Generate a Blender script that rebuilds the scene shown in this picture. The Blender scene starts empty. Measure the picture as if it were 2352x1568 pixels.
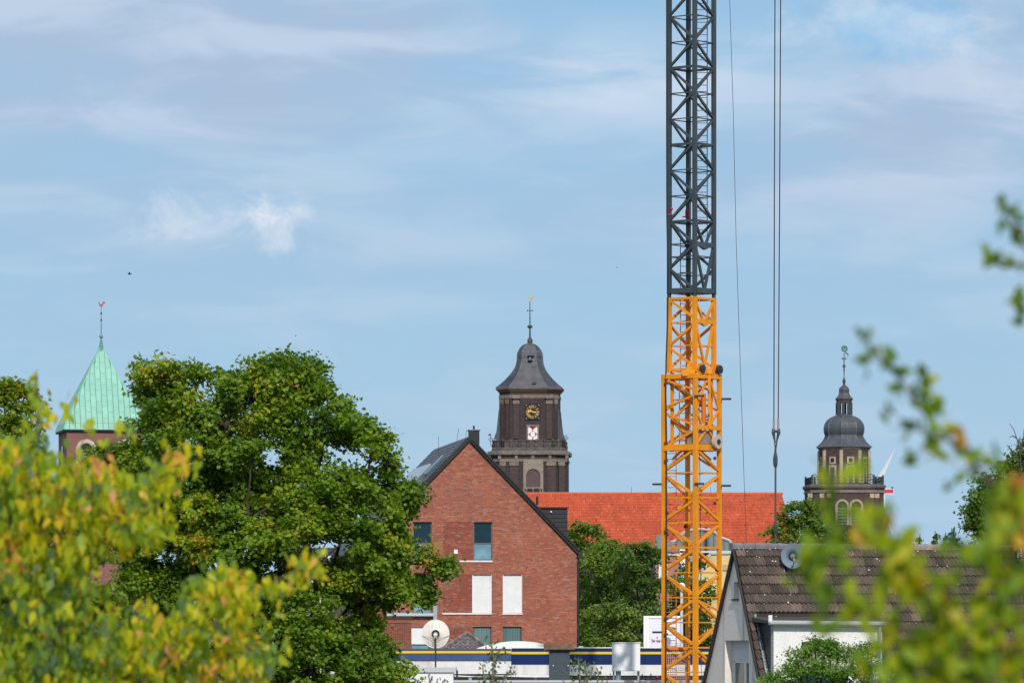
import bpy, math, random
import numpy as np
from mathutils import Vector, Matrix
rnd = random.Random(7)
npr = np.random.default_rng(11)
S = bpy.context.scene
C = S.collection
F = 11107.0          # focal length in units of the 2352-wide picture
HZ = 1470.0          # row of the horizon
CZ = 10.0            # camera height above the street

# ---------------------------------------------------------------- camera, sky, sun
cam = bpy.data.cameras.new('camera')
camo = bpy.data.objects.new('camera', cam); C.objects.link(camo)
camo.location = (0, 0, CZ); camo.rotation_euler = (math.pi/2, 0, 0)
cam.sensor_width = 36; cam.lens = 36*F/2352
cam.shift_y = (HZ-784)/2352
cam.clip_start = 0.5; cam.clip_end = 30000
cam.dof.use_dof = True; cam.dof.focus_distance = 240; cam.dof.aperture_fstop = 5.0
S.camera = camo
S.render.engine = 'CYCLES'
S.cycles.use_denoising = True
S.cycles.max_bounces = 6; S.cycles.transparent_max_bounces = 4
S.cycles.sample_clamp_indirect = 4
S.view_settings.view_transform = 'Standard'; S.view_settings.look = 'None'
S.view_settings.exposure = 0.0; S.view_settings.gamma = 1.0
S.view_settings.use_curve_mapping = False

SUN_AZ = math.radians(9)     # to the right of straight behind the camera
SUN_EL = math.radians(36)
sd = Vector((math.sin(SUN_AZ)*math.cos(SUN_EL), -math.cos(SUN_AZ)*math.cos(SUN_EL), math.sin(SUN_EL)))
sun = bpy.data.lights.new('sun', 'SUN'); sun.energy = 3.4; sun.angle = math.radians(0.6); sun.color = (1, .93, .82)
suno = bpy.data.objects.new('sun', sun); C.objects.link(suno)
suno.rotation_euler = sd.to_track_quat('Z', 'Y').to_euler(); suno.location = (60, -60, 80)

W = bpy.data.worlds.new('World'); S.world = W; W.use_nodes = True
wn = W.node_tree; wn.nodes.clear()
def N(t, **k):
    n = wn.nodes.new(t)
    for a, v in k.items(): setattr(n, a, v)
    return n
def L(a, b): wn.links.new(a, b)
sky = N('ShaderNodeTexSky', sky_type='NISHITA'); sky.sun_disc = False
sky.sun_elevation = SUN_EL
sky.sun_rotation = math.atan2(sd.x, sd.y)
sky.air_density = 1.0; sky.dust_density = 0.4; sky.ozone_density = 2.4
tc = N('ShaderNodeTexCoord')
# thin veil and cloud cover: masks of the sky direction
def vnoise(scale, loc, sc, detail, rough, dist=0.0):
    m = N('ShaderNodeMapping'); m.inputs['Location'].default_value = loc; m.inputs['Scale'].default_value = sc
    L(tc.outputs['Generated'], m.inputs['Vector'])
    t = N('ShaderNodeTexNoise'); t.inputs['Scale'].default_value = scale; t.inputs['Detail'].default_value = detail
    t.inputs['Roughness'].default_value = rough; t.inputs['Distortion'].default_value = dist
    L(m.outputs[0], t.inputs['Vector']); return t.outputs['Fac']
def math_(op, a, b=None, c=None, clamp=False):
    n = N('ShaderNodeMath', operation=op); n.use_clamp = clamp
    for i, v in enumerate((a, b, c)):
        if v is None: continue
        if isinstance(v, (int, float)): n.inputs[i].default_value = v
        else: L(v, n.inputs[i])
    return n.outputs[0]
def smooth(v, a, b, o0=0.0, o1=1.0):
    n = N('ShaderNodeMapRange', interpolation_type='SMOOTHSTEP')
    L(v, n.inputs[0]); n.inputs[1].default_value = a; n.inputs[2].default_value = b
    n.inputs[3].default_value = o0; n.inputs[4].default_value = o1; return n.outputs[0]
def skydir(px, py):
    return Vector(((px-1176), F, HZ-py)).normalized()
sep = N('ShaderNodeSeparateXYZ'); L(tc.outputs['Generated'], sep.inputs[0])
def blob(px, py, rx, ry, soft=1.0):
    """a soft elliptical patch of the sky round one direction"""
    d = skydir(px, py)
    ax = math_('DIVIDE', math_('SUBTRACT', sep.outputs[0], d.x), rx/F)
    az = math_('DIVIDE', math_('SUBTRACT', sep.outputs[2], d.z), ry/F)
    r = math_('SQRT', math_('ADD', math_('MULTIPLY', ax, ax), math_('MULTIPLY', az, az)))
    front = math_('GREATER_THAN', sep.outputs[1], 0.0)
    return math_('MULTIPLY', smooth(r, 0.0, 1.0, 1.0, 0.0), front)
n_big = vnoise(9.0, (3.1, .4, 1.7), (1, 1, 4.5), 6, .55, .3)
n_mid = vnoise(22.0, (1.2, 2.2, .3), (1, 1, 4.0), 8, .52, .5)
n_fine = vnoise(80.0, (5.2, 1.2, 7.3), (1, 1, 1.2), 10, .62, .8)
n_w = vnoise(55.0, (8.2, 3.1, 4.4), (1, 1, 1.5), 10, .66, .7)
n_edge = vnoise(34.0, (2.9, 6.2, 1.3), (1, 1, 1.9), 9, .6, .25)
high = smooth(sep.outputs[2], .045, .12)              # the cover thickens upwards
veil = math_('MULTIPLY', smooth(n_big, .36, .64), math_('ADD', math_('MULTIPLY', high, .45), .25))
veil = math_('ADD', veil, math_('MULTIPLY', blob(420, 40, 1500, 420), .70))
veil = math_('ADD', veil, math_('MULTIPLY', blob(2050, 300, 520, 330), .45))
veil = math_('ADD', veil, math_('MULTIPLY', math_('SUBTRACT', n_mid, .5), 1.0))
veil = math_('SUBTRACT', veil, math_('MULTIPLY', blob(1560, 10, 560, 150), 1.1), clamp=True)
bright = math_('MULTIPLY', blob(1420, 175, 620, 170), smooth(n_mid, .30, .62))
gap = math_('MULTIPLY', blob(1250, 325, 330, 75), smooth(n_edge, .46, .60))
def ragged(bl, nz, cut, lo_, hi_):
    return smooth(math_('SUBTRACT', nz, math_('MULTIPLY', math_('SUBTRACT', 1.0, bl), cut)), lo_, hi_)
def heap(bl, nz, amp, lo_, hi_):
    v = smooth(math_('ADD', bl, math_('MULTIPLY', math_('SUBTRACT', nz, .5), amp)), lo_, hi_)
    return math_('MULTIPLY', v, smooth(bl, .02, .25))
puff = heap(blob(650, 515, 165, 170), math_('ADD', math_('MULTIPLY', n_fine, .6), math_('MULTIPLY', n_w, .4)), 4.2, .40, 1.7)
puff2 = ragged(blob(480, 510, 420, 150), n_w, .24, .36, .60)
corner = heap(blob(2180, 80, 640, 270), n_edge, 3.6, .30, 1.5)
cum = math_('ADD', math_('ADD', puff, math_('MULTIPLY', math_('MULTIPLY', puff2, smooth(blob(480, 510, 420, 160), .0, .7)), .5)), math_('MULTIPLY', corner, .75), clamp=True)
low = smooth(sep.outputs[2], .0, .055, 1.0, 0.0)
def mixc(f, a, b):
    n = N('ShaderNodeMix', data_type='RGBA'); 
    if isinstance(f, (int, float)): n.inputs[0].default_value = f
    else: L(f, n.inputs[0])
    for i, v in ((6, a), (7, b)):
        if isinstance(v, tuple): n.inputs[i].default_value = (*v, 1)
        else: L(v, n.inputs[i])
    return n.outputs[2]
SK = 0.10
def rgb8(r, g, b):
    f = lambda c: ((c/255+.055)/1.055)**2.4 if c > 10 else c/255/12.92
    return (f(r), f(g), f(b))
def cl(r, g, b): return tuple(x/SK for x in rgb8(r, g, b))
base = mixc(.78, sky.outputs[0], cl(147, 190, 226))           # moist blue air between the clouds
base = mixc(math_('MULTIPLY', low, .70), base, cl(171, 207, 237))
c0 = mixc(math_('MULTIPLY', veil, .85), base, mixc(smooth(n_mid, .38, .62), cl(172, 192, 218), cl(196, 211, 231)))
c1 = mixc(math_('MULTIPLY', bright, .75), c0, cl(216, 228, 242))
c1 = mixc(math_('MULTIPLY', gap, .55), c1, cl(160, 196, 230))
c1 = mixc(math_('MULTIPLY', smooth(math_('MULTIPLY', blob(2080, 60, 380, 190), n_w), .22, .5), .6), c1, cl(134, 192, 236))
c2 = mixc(math_('MULTIPLY', cum, .9), c1, cl(222, 232, 243))
zen = math_('MULTIPLY', smooth(sep.outputs[2], .14, .5), .75)     # unseen broken cloud overhead, added to make the ambient light more neutral
c2 = mixc(zen, c2, cl(208, 212, 222))
bg = N('ShaderNodeBackground'); bg.inputs['Strength'].default_value = SK
L(c2, bg.inputs['Color'])
wo = N('ShaderNodeOutputWorld'); L(bg.outputs[0], wo.inputs['Surface'])

# ---------------------------------------------------------------- materials
MATS = {}
def mat(name, stops, rough=.8, noise=None, bump=0.0, metal=0.0, trans=0.0, spec=.3, rand=False, streak=None):
    """stops: [(position, colour)] read by the 'tint' attribute of each face; noise: (scale, amount[, zscale]);
    streak: (colour, amount, xyscale, zscale) weather marks"""
    if name in MATS: return MATS[name]
    m = bpy.data.materials.new(name); m.use_nodes = True; nt = m.node_tree; nt.nodes.clear()
    n = lambda t: nt.nodes.new(t); l = nt.links.new
    out = n('ShaderNodeOutputMaterial'); b = n('ShaderNodeBsdfPrincipled')
    b.inputs['Roughness'].default_value = rough; b.inputs['Metallic'].default_value = metal
    b.inputs['Specular IOR Level'].default_value = spec
    col = None
    if len(stops) > 1:
        a = n('ShaderNodeAttribute'); a.attribute_name = 'tint'
        r = n('ShaderNodeValToRGB'); e = r.color_ramp.elements
        e[0].position, e[0].color = stops[0][0], (*stops[0][1], 1)
        e[1].position, e[1].color = stops[-1][0], (*stops[-1][1], 1)
        for p, c in stops[1:-1]:
            k = e.new(p); k.color = (*c, 1)
        if rand:
            oi = n('ShaderNodeObjectInfo'); mm = n('ShaderNodeMath'); mm.operation = 'ADD'
            l(a.outputs['Fac'], mm.inputs[0]); l(oi.outputs['Random'], mm.inputs[1])
            fr = n('ShaderNodeMath'); fr.operation = 'FRACT'; l(mm.outputs[0], fr.inputs[0]); l(fr.outputs[0], r.inputs[0])
        else: l(a.outputs['Fac'], r.inputs[0])
        col = r.outputs[0]
    else:
        r = n('ShaderNodeRGB'); r.outputs[0].default_value = (*stops[0][1], 1); col = r.outputs[0]
    geo = n('ShaderNodeNewGeometry')
    nf = None
    if noise:
        mp = n('ShaderNodeMapping'); mp.inputs['Scale'].default_value = (1, 1, noise[2] if len(noise) > 2 else 1)
        l(geo.outputs['Position'], mp.inputs[0])
        t = n('ShaderNodeTexNoise'); t.inputs['Scale'].default_value = noise[0]; t.inputs['Detail'].default_value = 6
        t.inputs['Roughness'].default_value = .65; l(mp.outputs[0], t.inputs['Vector'])
        mr = n('ShaderNodeMapRange'); mr.inputs[1].default_value = .3; mr.inputs[2].default_value = .7
        mr.inputs[3].default_value = 1-noise[1]; mr.inputs[4].default_value = 1+noise[1]
        l(t.outputs['Fac'], mr.inputs[0])
        vm = n('ShaderNodeVectorMath'); vm.operation = 'SCALE'; l(col, vm.inputs[0]); l(mr.outputs[0], vm.inputs['Scale'])
        col = vm.outputs[0]; nf = t.outputs['Fac']
    if streak:
        mp = n('ShaderNodeMapping'); mp.inputs['Scale'].default_value = (streak[2], streak[2], streak[3])
        l(geo.outputs['Position'], mp.inputs[0])
        t = n('ShaderNodeTexNoise'); t.inputs['Scale'].default_value = 1; t.inputs['Detail'].default_value = 7
        l(mp.outputs[0], t.inputs['Vector'])
        mr = n('ShaderNodeMapRange'); mr.inputs[1].default_value = .48; mr.inputs[2].default_value = .72
        mr.inputs[3].default_value = 0; mr.inputs[4].default_value = streak[1]; mr.interpolation_type = 'SMOOTHSTEP'
        l(t.outputs['Fac'], mr.inputs[0])
        mx = n('ShaderNodeMix'); mx.data_type = 'RGBA'; l(mr.outputs[0], mx.inputs[0]); l(col, mx.inputs[6])
        mx.inputs[7].default_value = (*streak[0], 1); col = mx.outputs[2]
    l(col, b.inputs['Base Color'])
    if bump and nf is not None:
        bp = n('ShaderNodeBump'); bp.inputs['Strength'].default_value = bump; bp.inputs['Distance'].default_value = .03
        l(nf, bp.inputs['Height']); l(bp.outputs[0], b.inputs['Normal'])
    if trans:
        tr = n('ShaderNodeBsdfTranslucent'); ms = n('ShaderNodeMixShader'); ms.inputs[0].default_value = trans
        hs = n('ShaderNodeHueSaturation'); hs.inputs['Value'].default_value = 1.6; hs.inputs['Saturation'].default_value = 1.15
        l(col, hs.inputs['Color']); l(hs.outputs[0], tr.inputs['Color'])
        l(b.outputs[0], ms.inputs[1]); l(tr.outputs[0], ms.inputs[2]); l(ms.outputs[0], out.inputs[0])
    else: l(b.outputs[0], out.inputs[0])
    MATS[name] = m; return m
def glass(name, colour, rough=.06):
    return mat(name, [(0, colour)], rough=rough, spec=.35, noise=(1.3, .25))

# ---------------------------------------------------------------- mesh building
class MB:
    def __init__(s): s.v = []; s.f = []; s.t = []; s.tint = 0.5
    def add(s, vs, fs, tint=None):
        o = len(s.v); s.v += [tuple(v) for v in vs]; s.f += [tuple(i+o for i in f) for f in fs]
        s.t += [s.tint if tint is None else tint]*len(fs); return s
    def box(s, x0, x1, y0, y1, z0, z1, tint=None, back=True):
        vs = [(x0,y0,z0),(x1,y0,z0),(x1,y1,z0),(x0,y1,z0),(x0,y0,z1),(x1,y0,z1),(x1,y1,z1),(x0,y1,z1)]
        fs = [(0,1,5,4),(1,2,6,5),(3,0,4,7),(4,5,6,7),(0,3,2,1)] + ([(2,3,7,6)] if back else [])
        return s.add(vs, fs, tint)
    def bar(s, p, q, r, n=6, r2=None, tint=None):
        p, q = Vector(p), Vector(q); d = (q-p)
        if d.length < 1e-6: return s
        d.normalize(); u = d.orthogonal().normalized()
        if abs(d.z) < .98: u = d.cross(Vector((0,0,1))).normalized()
        w = d.cross(u); r2 = r if r2 is None else r2
        vs = []; 
        for c, rr in ((p, r), (q, r2)):
            for k in range(n):
                a = 2*math.pi*(k+.5)/n; vs.append(c+(u*math.cos(a)+w*math.sin(a))*rr)
        fs = [(k, (k+1) % n, n+(k+1) % n, n+k) for k in range(n)] + [tuple(range(n))[::-1], tuple(range(n, 2*n))]
        return s.add(vs, fs, tint)
    def path(s, pts, radii, n=6, tint=None):
        pts = [Vector(p) for p in pts]; o = []; 
        for i, p in enumerate(pts):
            d = (pts[min(i+1, len(pts)-1)]-pts[max(i-1, 0)]).normalized()
            u = d.cross(Vector((.3, .9, .1))).normalized(); w = d.cross(u)
            for k in range(n):
                a = 2*math.pi*k/n; o.append(p+(u*math.cos(a)+w*math.sin(a))*radii[i])
        fs = [(i*n+k, i*n+(k+1) % n, (i+1)*n+(k+1) % n, (i+1)*n+k) for i in range(len(pts)-1) for k in range(n)]
        fs += [tuple(range(n))[::-1], tuple(range((len(pts)-1)*n, len(pts)*n))]
        return s.add(o, fs, tint)
    def prism(s, poly, y0, y1, tint=None):
        """poly in (x, z), extruded along y"""
        n = len(poly)
        vs = [(x, y0, z) for x, z in poly]+[(x, y1, z) for x, z in poly]
        fs = [tuple(range(n)), tuple(range(n, 2*n))[::-1]]+[(i, n+i, n+(i+1) % n, (i+1) % n) for i in range(n)]
        return s.add(vs, fs, tint)
    def loft(s, shape, levels, tint=None, cap=True, cx=0, cy=0):
        """shape: unit polygon in (x, y); levels [(z, radius)]"""
        n = len(shape); vs = []
        for z, r in levels: vs += [(cx+x*r, cy+y*r, z) for x, y in shape]
        fs = [(i*n+k, i*n+(k+1) % n, (i+1)*n+(k+1) % n, (i+1)*n+k) for i in range(len(levels)-1) for k in range(n)]
        if cap: fs += [tuple(range(n))[::-1], tuple(range((len(levels)-1)*n, len(levels)*n))]
        return s.add(vs, fs, tint)
    def disc(s, c, r, n=20, axis='y', depth=.05, tint=None, squash=1):
        vs = []
        for dy in (0, depth):
            for k in range(n):
                a = 2*math.pi*k/n
                vs.append((c[0]+r*math.cos(a), c[1]+dy, c[2]+r*squash*math.sin(a)))
        fs = [tuple(range(n)), tuple(range(n, 2*n))[::-1]]+[(i, n+i, n+(i+1) % n, (i+1) % n) for i in range(n)]
        return s.add(vs, fs, tint)
    def ball(s, c, r, n=10, m=7, sz=1, tint=None):
        lv = [(c[2]-r*sz*math.cos(math.pi*i/m), max(1e-4, r*math.sin(math.pi*i/m))) for i in range(m+1)]
        return s.loft([(math.cos(2*math.pi*k/n), math.sin(2*math.pi*k/n)) for k in range(n)], lv, tint, True, c[0], c[1])
    def mesh(s, name, m):
        me = bpy.data.meshes.new(name); me.from_pydata(s.v, [], s.f)
        a = me.attributes.new('tint', 'FLOAT', 'FACE'); a.data.foreach_set('value', s.t)
        me.materials.append(m); return me
    def build(s, name, m, parent=None, smooth=False, **tags):
        me = s.mesh(name, m)
        if smooth: me.polygons.foreach_set('use_smooth', [True]*len(me.polygons))
        return put(name, me, parent, **tags)
def put(name, me, parent=None, label=None, cat=None, group=None, kind=None):
    o = bpy.data.objects.new(name, me); C.objects.link(o)
    if parent: o.parent = parent
    for k, v in (('label', label), ('category', cat), ('group', group), ('kind', kind)):
        if v: o[k] = v
    return o
def thing(name, label, cat, loc=(0, 0, 0), rz=0.0, group=None):
    o = put(name, None, None, label, cat, group); o.location = loc; o.rotation_euler = (0, 0, rz); return o
def inst(src_mesh, name, parent, loc, rot=(0, 0, 0), sc=None):
    o = put(name, src_mesh, parent); o.location = loc; o.rotation_euler = rot
    if sc: o.scale = sc
    return o
def P(px, py, Y): return Vector(((px-1176)*Y/F, Y, CZ+(HZ-py)*Y/F))
class Frame:
    """a thing's own axes: origin (x, y), turned by th"""
    def __init__(s, x, y, th): s.o = Vector((x, y, 0)); s.th = th; s.R = Matrix.Rotation(-th, 3, 'Z')
    def loc(s, v): return s.R @ (Vector(v)-s.o)
    def on(s, px, py, d=0.0, axis='y'):
        """the point of the plane local y = d (or x = d) seen at that spot of the photograph"""
        r = s.R @ Vector(((px-1176)/F, 1, (HZ-py)/F)); c = s.loc((0, 0, CZ))
        t = (d-c.y)/r.y if axis == 'y' else (d-c.x)/r.x
        return c+r*t
    def rect(s, x0, y0, x1, y1, d=0.0):
        a = s.on(x0, y0, d); b = s.on(x1, y1, d); return (a.x, b.x, min(a.z, b.z), max(a.z, b.z))
def ngon(n, off=0.0): return [(math.cos(2*math.pi*k/n+off), math.sin(2*math.pi*k/n+off)) for k in range(n)]
def chamfer(c):
    """square of half width 1 with corners cut so each side keeps half length c"""
    return [(1,-c),(1,c),(c,1),(-c,1),(-1,c),(-1,-c),(-c,-1),(c,-1)]

# ground
g = MB(); R0 = 9000
xs = [-R0, -1500, -400, -150, 0, 150, 400, 1500, R0]; ys = [-R0, -1000, -200, 0, 120, 260, 500, 1200, R0]
g.add([(x, y, 0) for y in ys for x in xs], [(j*9+i, j*9+i+1, (j+1)*9+i+1, (j+1)*9+i) for j in range(8) for i in range(8)])
g.build('ground', mat('ground', [(0, (.09, .10, .06))], noise=(.05, .5), rough=.95), kind='structure')
# ---------------------------------------------------------------- common materials
M_brick = mat('red_brick', [(0, (.20, .115, .105)), (.10, (.29, .10, .070)), (.4, (.35, .118, .078)), (.7, (.40, .145, .095)), (.92, (.46, .19, .13)), (1, (.31, .19, .175))],
              rough=.85, noise=(9, .18), rand=False, streak=((.26,.12,.095), .55, .45, .28))
M_brick_dark = mat('dark_red_brick', [(0, (.20, .155, .14)), (.10, (.22, .06, .045)), (.6, (.27, .068, .045)), (.9, (.35, .135, .09)), (1, (.23, .175, .155))], rough=.85, noise=(9, .18))
M_mortar = mat('mortar', [(0, (.31, .18, .14))], rough=.95, noise=(6, .2))
M_black = mat('black_metal', [(0, (.022, .024, .028))], rough=.5, noise=(3, .2))
M_slate = mat('dark_tile', [(0, (.035, .037, .045)), (1, (.07, .072, .085))], rough=.45, noise=(5, .3))
M_white = mat('white_paint', [(0, (.74, .75, .78)), (1, (.82, .83, .85))], rough=.5, noise=(2, .06))
M_dirtywhite = mat('weathered_white', [(0, (.72, .72, .74))], rough=.7, noise=(1.5, .08), streak=((.42, .36, .30), .55, 2.2, .5))
M_stone = mat('sandstone', [(0, (.185, .155, .135)), (1, (.24, .20, .17))], rough=.9, noise=(2.2, .3), streak=((.12, .105, .10), .6, 1.2, .6))
M_frame = mat('window_frame', [(0, (.12, .13, .145))], rough=.4)
M_glass = glass('dark_glass', (.008, .03, .045), .06)
M_glass_pale = glass('pale_glass', (.16, .30, .38), .15)
M_curtain = mat('curtain', [(0, (.10, .20, .21)), (1, (.25, .37, .38))], rough=.8)
M_copper = mat('verdigris_copper', [(0, (.215, .48, .40)), (.5, (.235, .505, .42)), (1, (.26, .54, .45))], rough=.55, noise=(1.6, .07), streak=((.26, .46, .36), .35, 1.2, .25))
M_gold = mat('gilding', [(0, (.72, .42, .10))], rough=.35, metal=.4)
M_lead = mat('slate_roof', [(0, (.050, .056, .074)), (1, (.085, .092, .115))], rough=.42, noise=(1.2, .25), streak=((.13, .14, .16), .35, .9, .4))
M_dbrick = mat('sooty_brick', [(0, (.046, .034, .040)), (1, (.066, .047, .050))], rough=.9, noise=(1.1, .3, 3), streak=((.045, .038, .042), .6, .5, .3))
M_iron = mat('wrought_iron', [(0, (.03, .045, .05))], rough=.5)

def brick_wall(name_thing, top_fn, x0, x1, z0, z1, holes, rows_from, parent, m, y=0.0, course=.077, length=.25, deep=.006, singles=300, where=None):
    """courses of bricks proud of the mortar; holes [(x0, x1, z0, z1)]"""
    joint = .011; n = int((z1-z0)/course); rest = MB(); alone = []
    protos = []
    for t in range(10):
        b = MB(); b.box(0, length-joint, -deep, .03, 0, course-joint, tint=[.03, .2, .35, .42, .5, .58, .66, .75, .86, .98][t], back=False)
        protos.append(b.mesh('brick', m))
    for r in range(n):
        z = z0+r*course
        if z+course > z1: break
        a, b = top_fn(z+course*.9)
        a = max(a, x0); b = min(b, x1)
        if b-a < .06: continue
        iv = [(a, b)]
        for (hx0, hx1, hz0, hz1) in holes:
            if hz0-.004 < z+course*.5 < hz1+.004:
                nv = []
                for (p, q) in iv:
                    if hx1 <= p or hx0 >= q: nv.append((p, q)); continue
                    if hx0 > p: nv.append((p, hx0))
                    if hx1 < q: nv.append((hx1, q))
                iv = nv
        off = (r % 2)*length/2 + (r % 3)*.02
        for (p, q) in iv:
            k = math.floor((p-off)/length)
            x = off+k*length
            while x < q:
                u, v = max(x, p), min(x+length, q)-joint
                if v-u > .03:
                    zone = .5+.5*math.sin(z*2.3+u*.7)*math.sin(u*1.3-z*.9)
                    t = rnd.random() if rnd.random() < .55 else .25+.5*zone
                    full = abs(v-u-(length-joint)) < 1e-4
                    if full and len(alone) < singles and (where is None or where(u, z)):
                        alone.append((u, z, t))
                    else:
                        rest.box(u, v, y-deep, y+.03, z, z+course-joint, tint=t, back=False)
                x += length
    for (u, z, t) in alone: inst(protos[min(9, int(t*10))], 'brick', parent, (u, y, z))
    rest.build('brick_courses', m, parent, kind='stuff')

def backing(mb, top_fn, x0, x1, z0, z1, holes, y0, y1):
    zs = sorted(set([z0, z1]+[h for hh in holes for h in hh[2:] if z0 < h < z1]))
    ex = []
    for a, b in zip(zs[:-1], zs[1:]):
        n = max(1, int((b-a)/1.5)); ex += [a+(b-a)*i/n for i in range(n)]
    ex.append(zs[-1])
    for a, b in zip(ex[:-1], ex[1:]):
        la, ra = top_fn(a); lb, rb = top_fn(b)
        la, lb = max(la, x0), max(lb, x0); ra, rb = min(ra, x1), min(rb, x1)
        cuts = sorted([(h[0], h[1]) for h in holes if h[2] < (a+b)/2 < h[3]])
        segs = []; pa, pb = la, lb
        for c0, c1 in cuts: segs.append((pa, pb, c0, c0)); pa = pb = c1
        segs.append((pa, pb, ra, rb))
        for (xa, xb, xc, xd) in segs:
            mb.prism([(xa, a), (xc, a), (xd, b), (xb, b)], y0, y1)

def window(parent, r, y, frame=M_frame, pane=M_glass, fw=.06, splits=(), depth=.07, name='window', transom=None, lower=None):
    """r = (x0, x1, z0, z1); frame mesh with pane child; splits = fractions of the width with mullions"""
    x0, x1, z0, z1 = r; f = MB()
    f.box(x0, x0+fw, y, y+depth, z0, z1); f.box(x1-fw, x1, y, y+depth, z0, z1)
    f.box(x0+fw, x1-fw, y, y+depth, z1-fw, z1); f.box(x0+fw, x1-fw, y, y+depth, z0, z0+fw)
    for s in splits: xm = x0+(x1-x0)*s; f.box(xm-fw*.5, xm+fw*.5, y+.004, y+depth, z0+fw, z1-fw)
    zt = None
    if transom is not None:
        zt = z0+(z1-z0)*transom; f.box(x0+fw, x1-fw, y+.002, y+depth, zt-fw*.6, zt+fw*.6)
    w = f.build(name, frame, parent)
    if zt is None:
        MB().box(x0+fw, x1-fw, y+depth*.5, y+depth*.5+.02, z0+fw, z1-fw).build('pane', pane, w)
    else:
        MB().box(x0+fw, x1-fw, y+depth*.5, y+depth*.5+.02, zt+fw*.6, z1-fw).build('pane', pane, w)
        MB().box(x0+fw, x1-fw, y+depth*.5, y+depth*.5+.02, z0+fw, zt-fw*.6).build('pane', lower or pane, w)
    return w

# ================================================================ brick gable house
def brick_house():
    Y = 292.0; th = math.radians(7)
    ap = P(1078, 1014, Y); fr = Frame(ap.x, ap.y, th)
    t = thing('brick_house', 'red brick gabled house with white shutters and black dormer, in front of the church tower', 'house', (ap.x, ap.y, 0), th)
    za = ap.z; e = fr.on(1325, 1270); hw, ze = e.x, e.z
    DEPTH = 20.0
    sl = (za-ze)/hw
    def top(z): 
        if z <= ze: return (-hw, hw)
        w = max(0.0, (za-z)/sl); return (-w, w)
    H = lambda a, b, c, d: fr.rect(861.3+a*.3775, 976.1+b*.3775, 861.3+c*.3775, 976.1+d*.3775)
    w1 = H(232, 585, 346, 820); w2 = H(600, 588, 713, 820); w3 = H(592, 908, 710, 1140); w4 = H(778, 910, 895, 1142)
    w5 = H(597, 1222, 708, 1400); w6 = H(777, 1224, 893, 1400); w7 = H(222, 1222, 330, 1420); w8 = H(232, 905, 345, 1142)
    r1 = H(415, 586, 600, 820); r2 = H(412, 905, 592, 1140); r3 = H(412, 1222, 597, 1400)
    wins = [w1, w2, w3, w4, w5, w6, w7, w8]; recs = [r1, r2, r3]
    ops = wins+recs
    mb = MB(); backing(mb, top, -hw, hw, 0, za-.02, wins, .002, .30)
    for r in wins: pass
    # side and back walls
    mb.box(-hw, -hw+.3, .3, DEPTH, 0, ze); mb.box(hw-.3, hw, .3, DEPTH, 0, ze)
    mb.prism([(-hw+.3, 0), (hw-.3, 0), (hw-.3, ze), (0, za-.3), (-hw+.3, ze)], DEPTH-.3, DEPTH)
    wall = mb.build('wall', M_mortar, t)
    # house's brick face; recessed panels keep a second, darker face
    brick_wall('h', top, -hw, hw, 8.6, za, ops, 0, wall, M_brick, y=-.028, where=lambda u, z: -2.9 < u < 3.4 and z > za-3.55, deep=.008)
    for r in recs:
        brick_wall('h', lambda z, r=r: (r[0], r[1]), r[0], r[1], max(8.6, r[2]), r[3], [], 0, wall, M_brick_dark, y=-.004, singles=0, deep=.005)
    # windows
    for r in (w1, w2):
        w = window(t, r, .12, fw=.055, transom=.44, lower=M_glass_pale, splits=())
    cz = MB(); x0, x1, z0, z1 = w2
    c = (x0+x1)/2
    vz = MB(); vz.loft(ngon(10), [(z0+.06, .11), (z0+.5, .16), (z0+.9, .15), (z0+.95, .2), (z0+1.0, .05)], cx=c, cy=.35)
    tag_v = vz.build('floor_lamp', M_white, None, label='cream lamp standing behind the glass of the upper gable window', cat='lamp'); tag_v.location = (ap.x, ap.y, 0); tag_v.rotation_euler = (0, 0, th)
    # dark rooms behind the windows
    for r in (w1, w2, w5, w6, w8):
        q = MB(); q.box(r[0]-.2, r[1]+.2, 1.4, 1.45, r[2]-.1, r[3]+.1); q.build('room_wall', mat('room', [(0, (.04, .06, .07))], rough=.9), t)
    cc = MB()
    for k in range(5): cc.box(w1[1]-.24+k*.03, w1[1]-.22+k*.03, .2, .22, w1[2]+1.02, w1[3]-.1, tint=k % 2)
    for k in range(5): cc.box(w2[1]-.24+k*.03, w2[1]-.22+k*.03, .2, .22, w2[2]+1.02, w2[3]-.1, tint=k % 2)
    cc.build('curtain', M_curtain, t)
    for r in (w3, w4):
        fm = MB(); fm.box(r[0], r[0]+.03, .0, .12, r[2], r[3]); fm.box(r[1]-.03, r[1], .0, .12, r[2], r[3])
        sh = fm.build('shutter', M_white, t); n = int((r[3]-r[2])/.055)
        # slats of the roller shutter
        sm = MB(); sm.add([(r[0]+.03, .05, 0), (r[1]-.03, .05, 0), (r[1]-.03, .042, .026), (r[0]+.03, .042, .026), (r[1]-.03, .05, .049), (r[0]+.03, .05, .049), (r[1]-.03, .07, .055), (r[0]+.03, .07, .055)],
                          [(0, 1, 2, 3), (3, 2, 4, 5), (5, 4, 6, 7)]); me = sm.mesh('slat', M_white)
        for k in range(n): inst(me, 'slat', sh, (0, .05, r[2]+k*(r[3]-r[2])/n))
    for i, r in enumerate((w5, w6)):
        w = window(t, r, .12, fw=.05); cm = MB(); n = 16
        for k in range(n):
            xa = r[0]+.07+(r[1]-r[0]-.14)*k/n; xb = r[0]+.07+(r[1]-r[0]-.14)*(k+.62)/n
            cm.box(xa, xb, .10+.0, .125, r[2], r[3]-.08, tint=rnd.random()*.5+(.4 if i == 0 else 0))
        cm.build('curtain', M_curtain, t)
    w = window(t, w8, .12, fw=.05, pane=M_glass, transom=.4, lower=M_glass_pale)
    x0, x1, z0, z1 = w7
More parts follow.
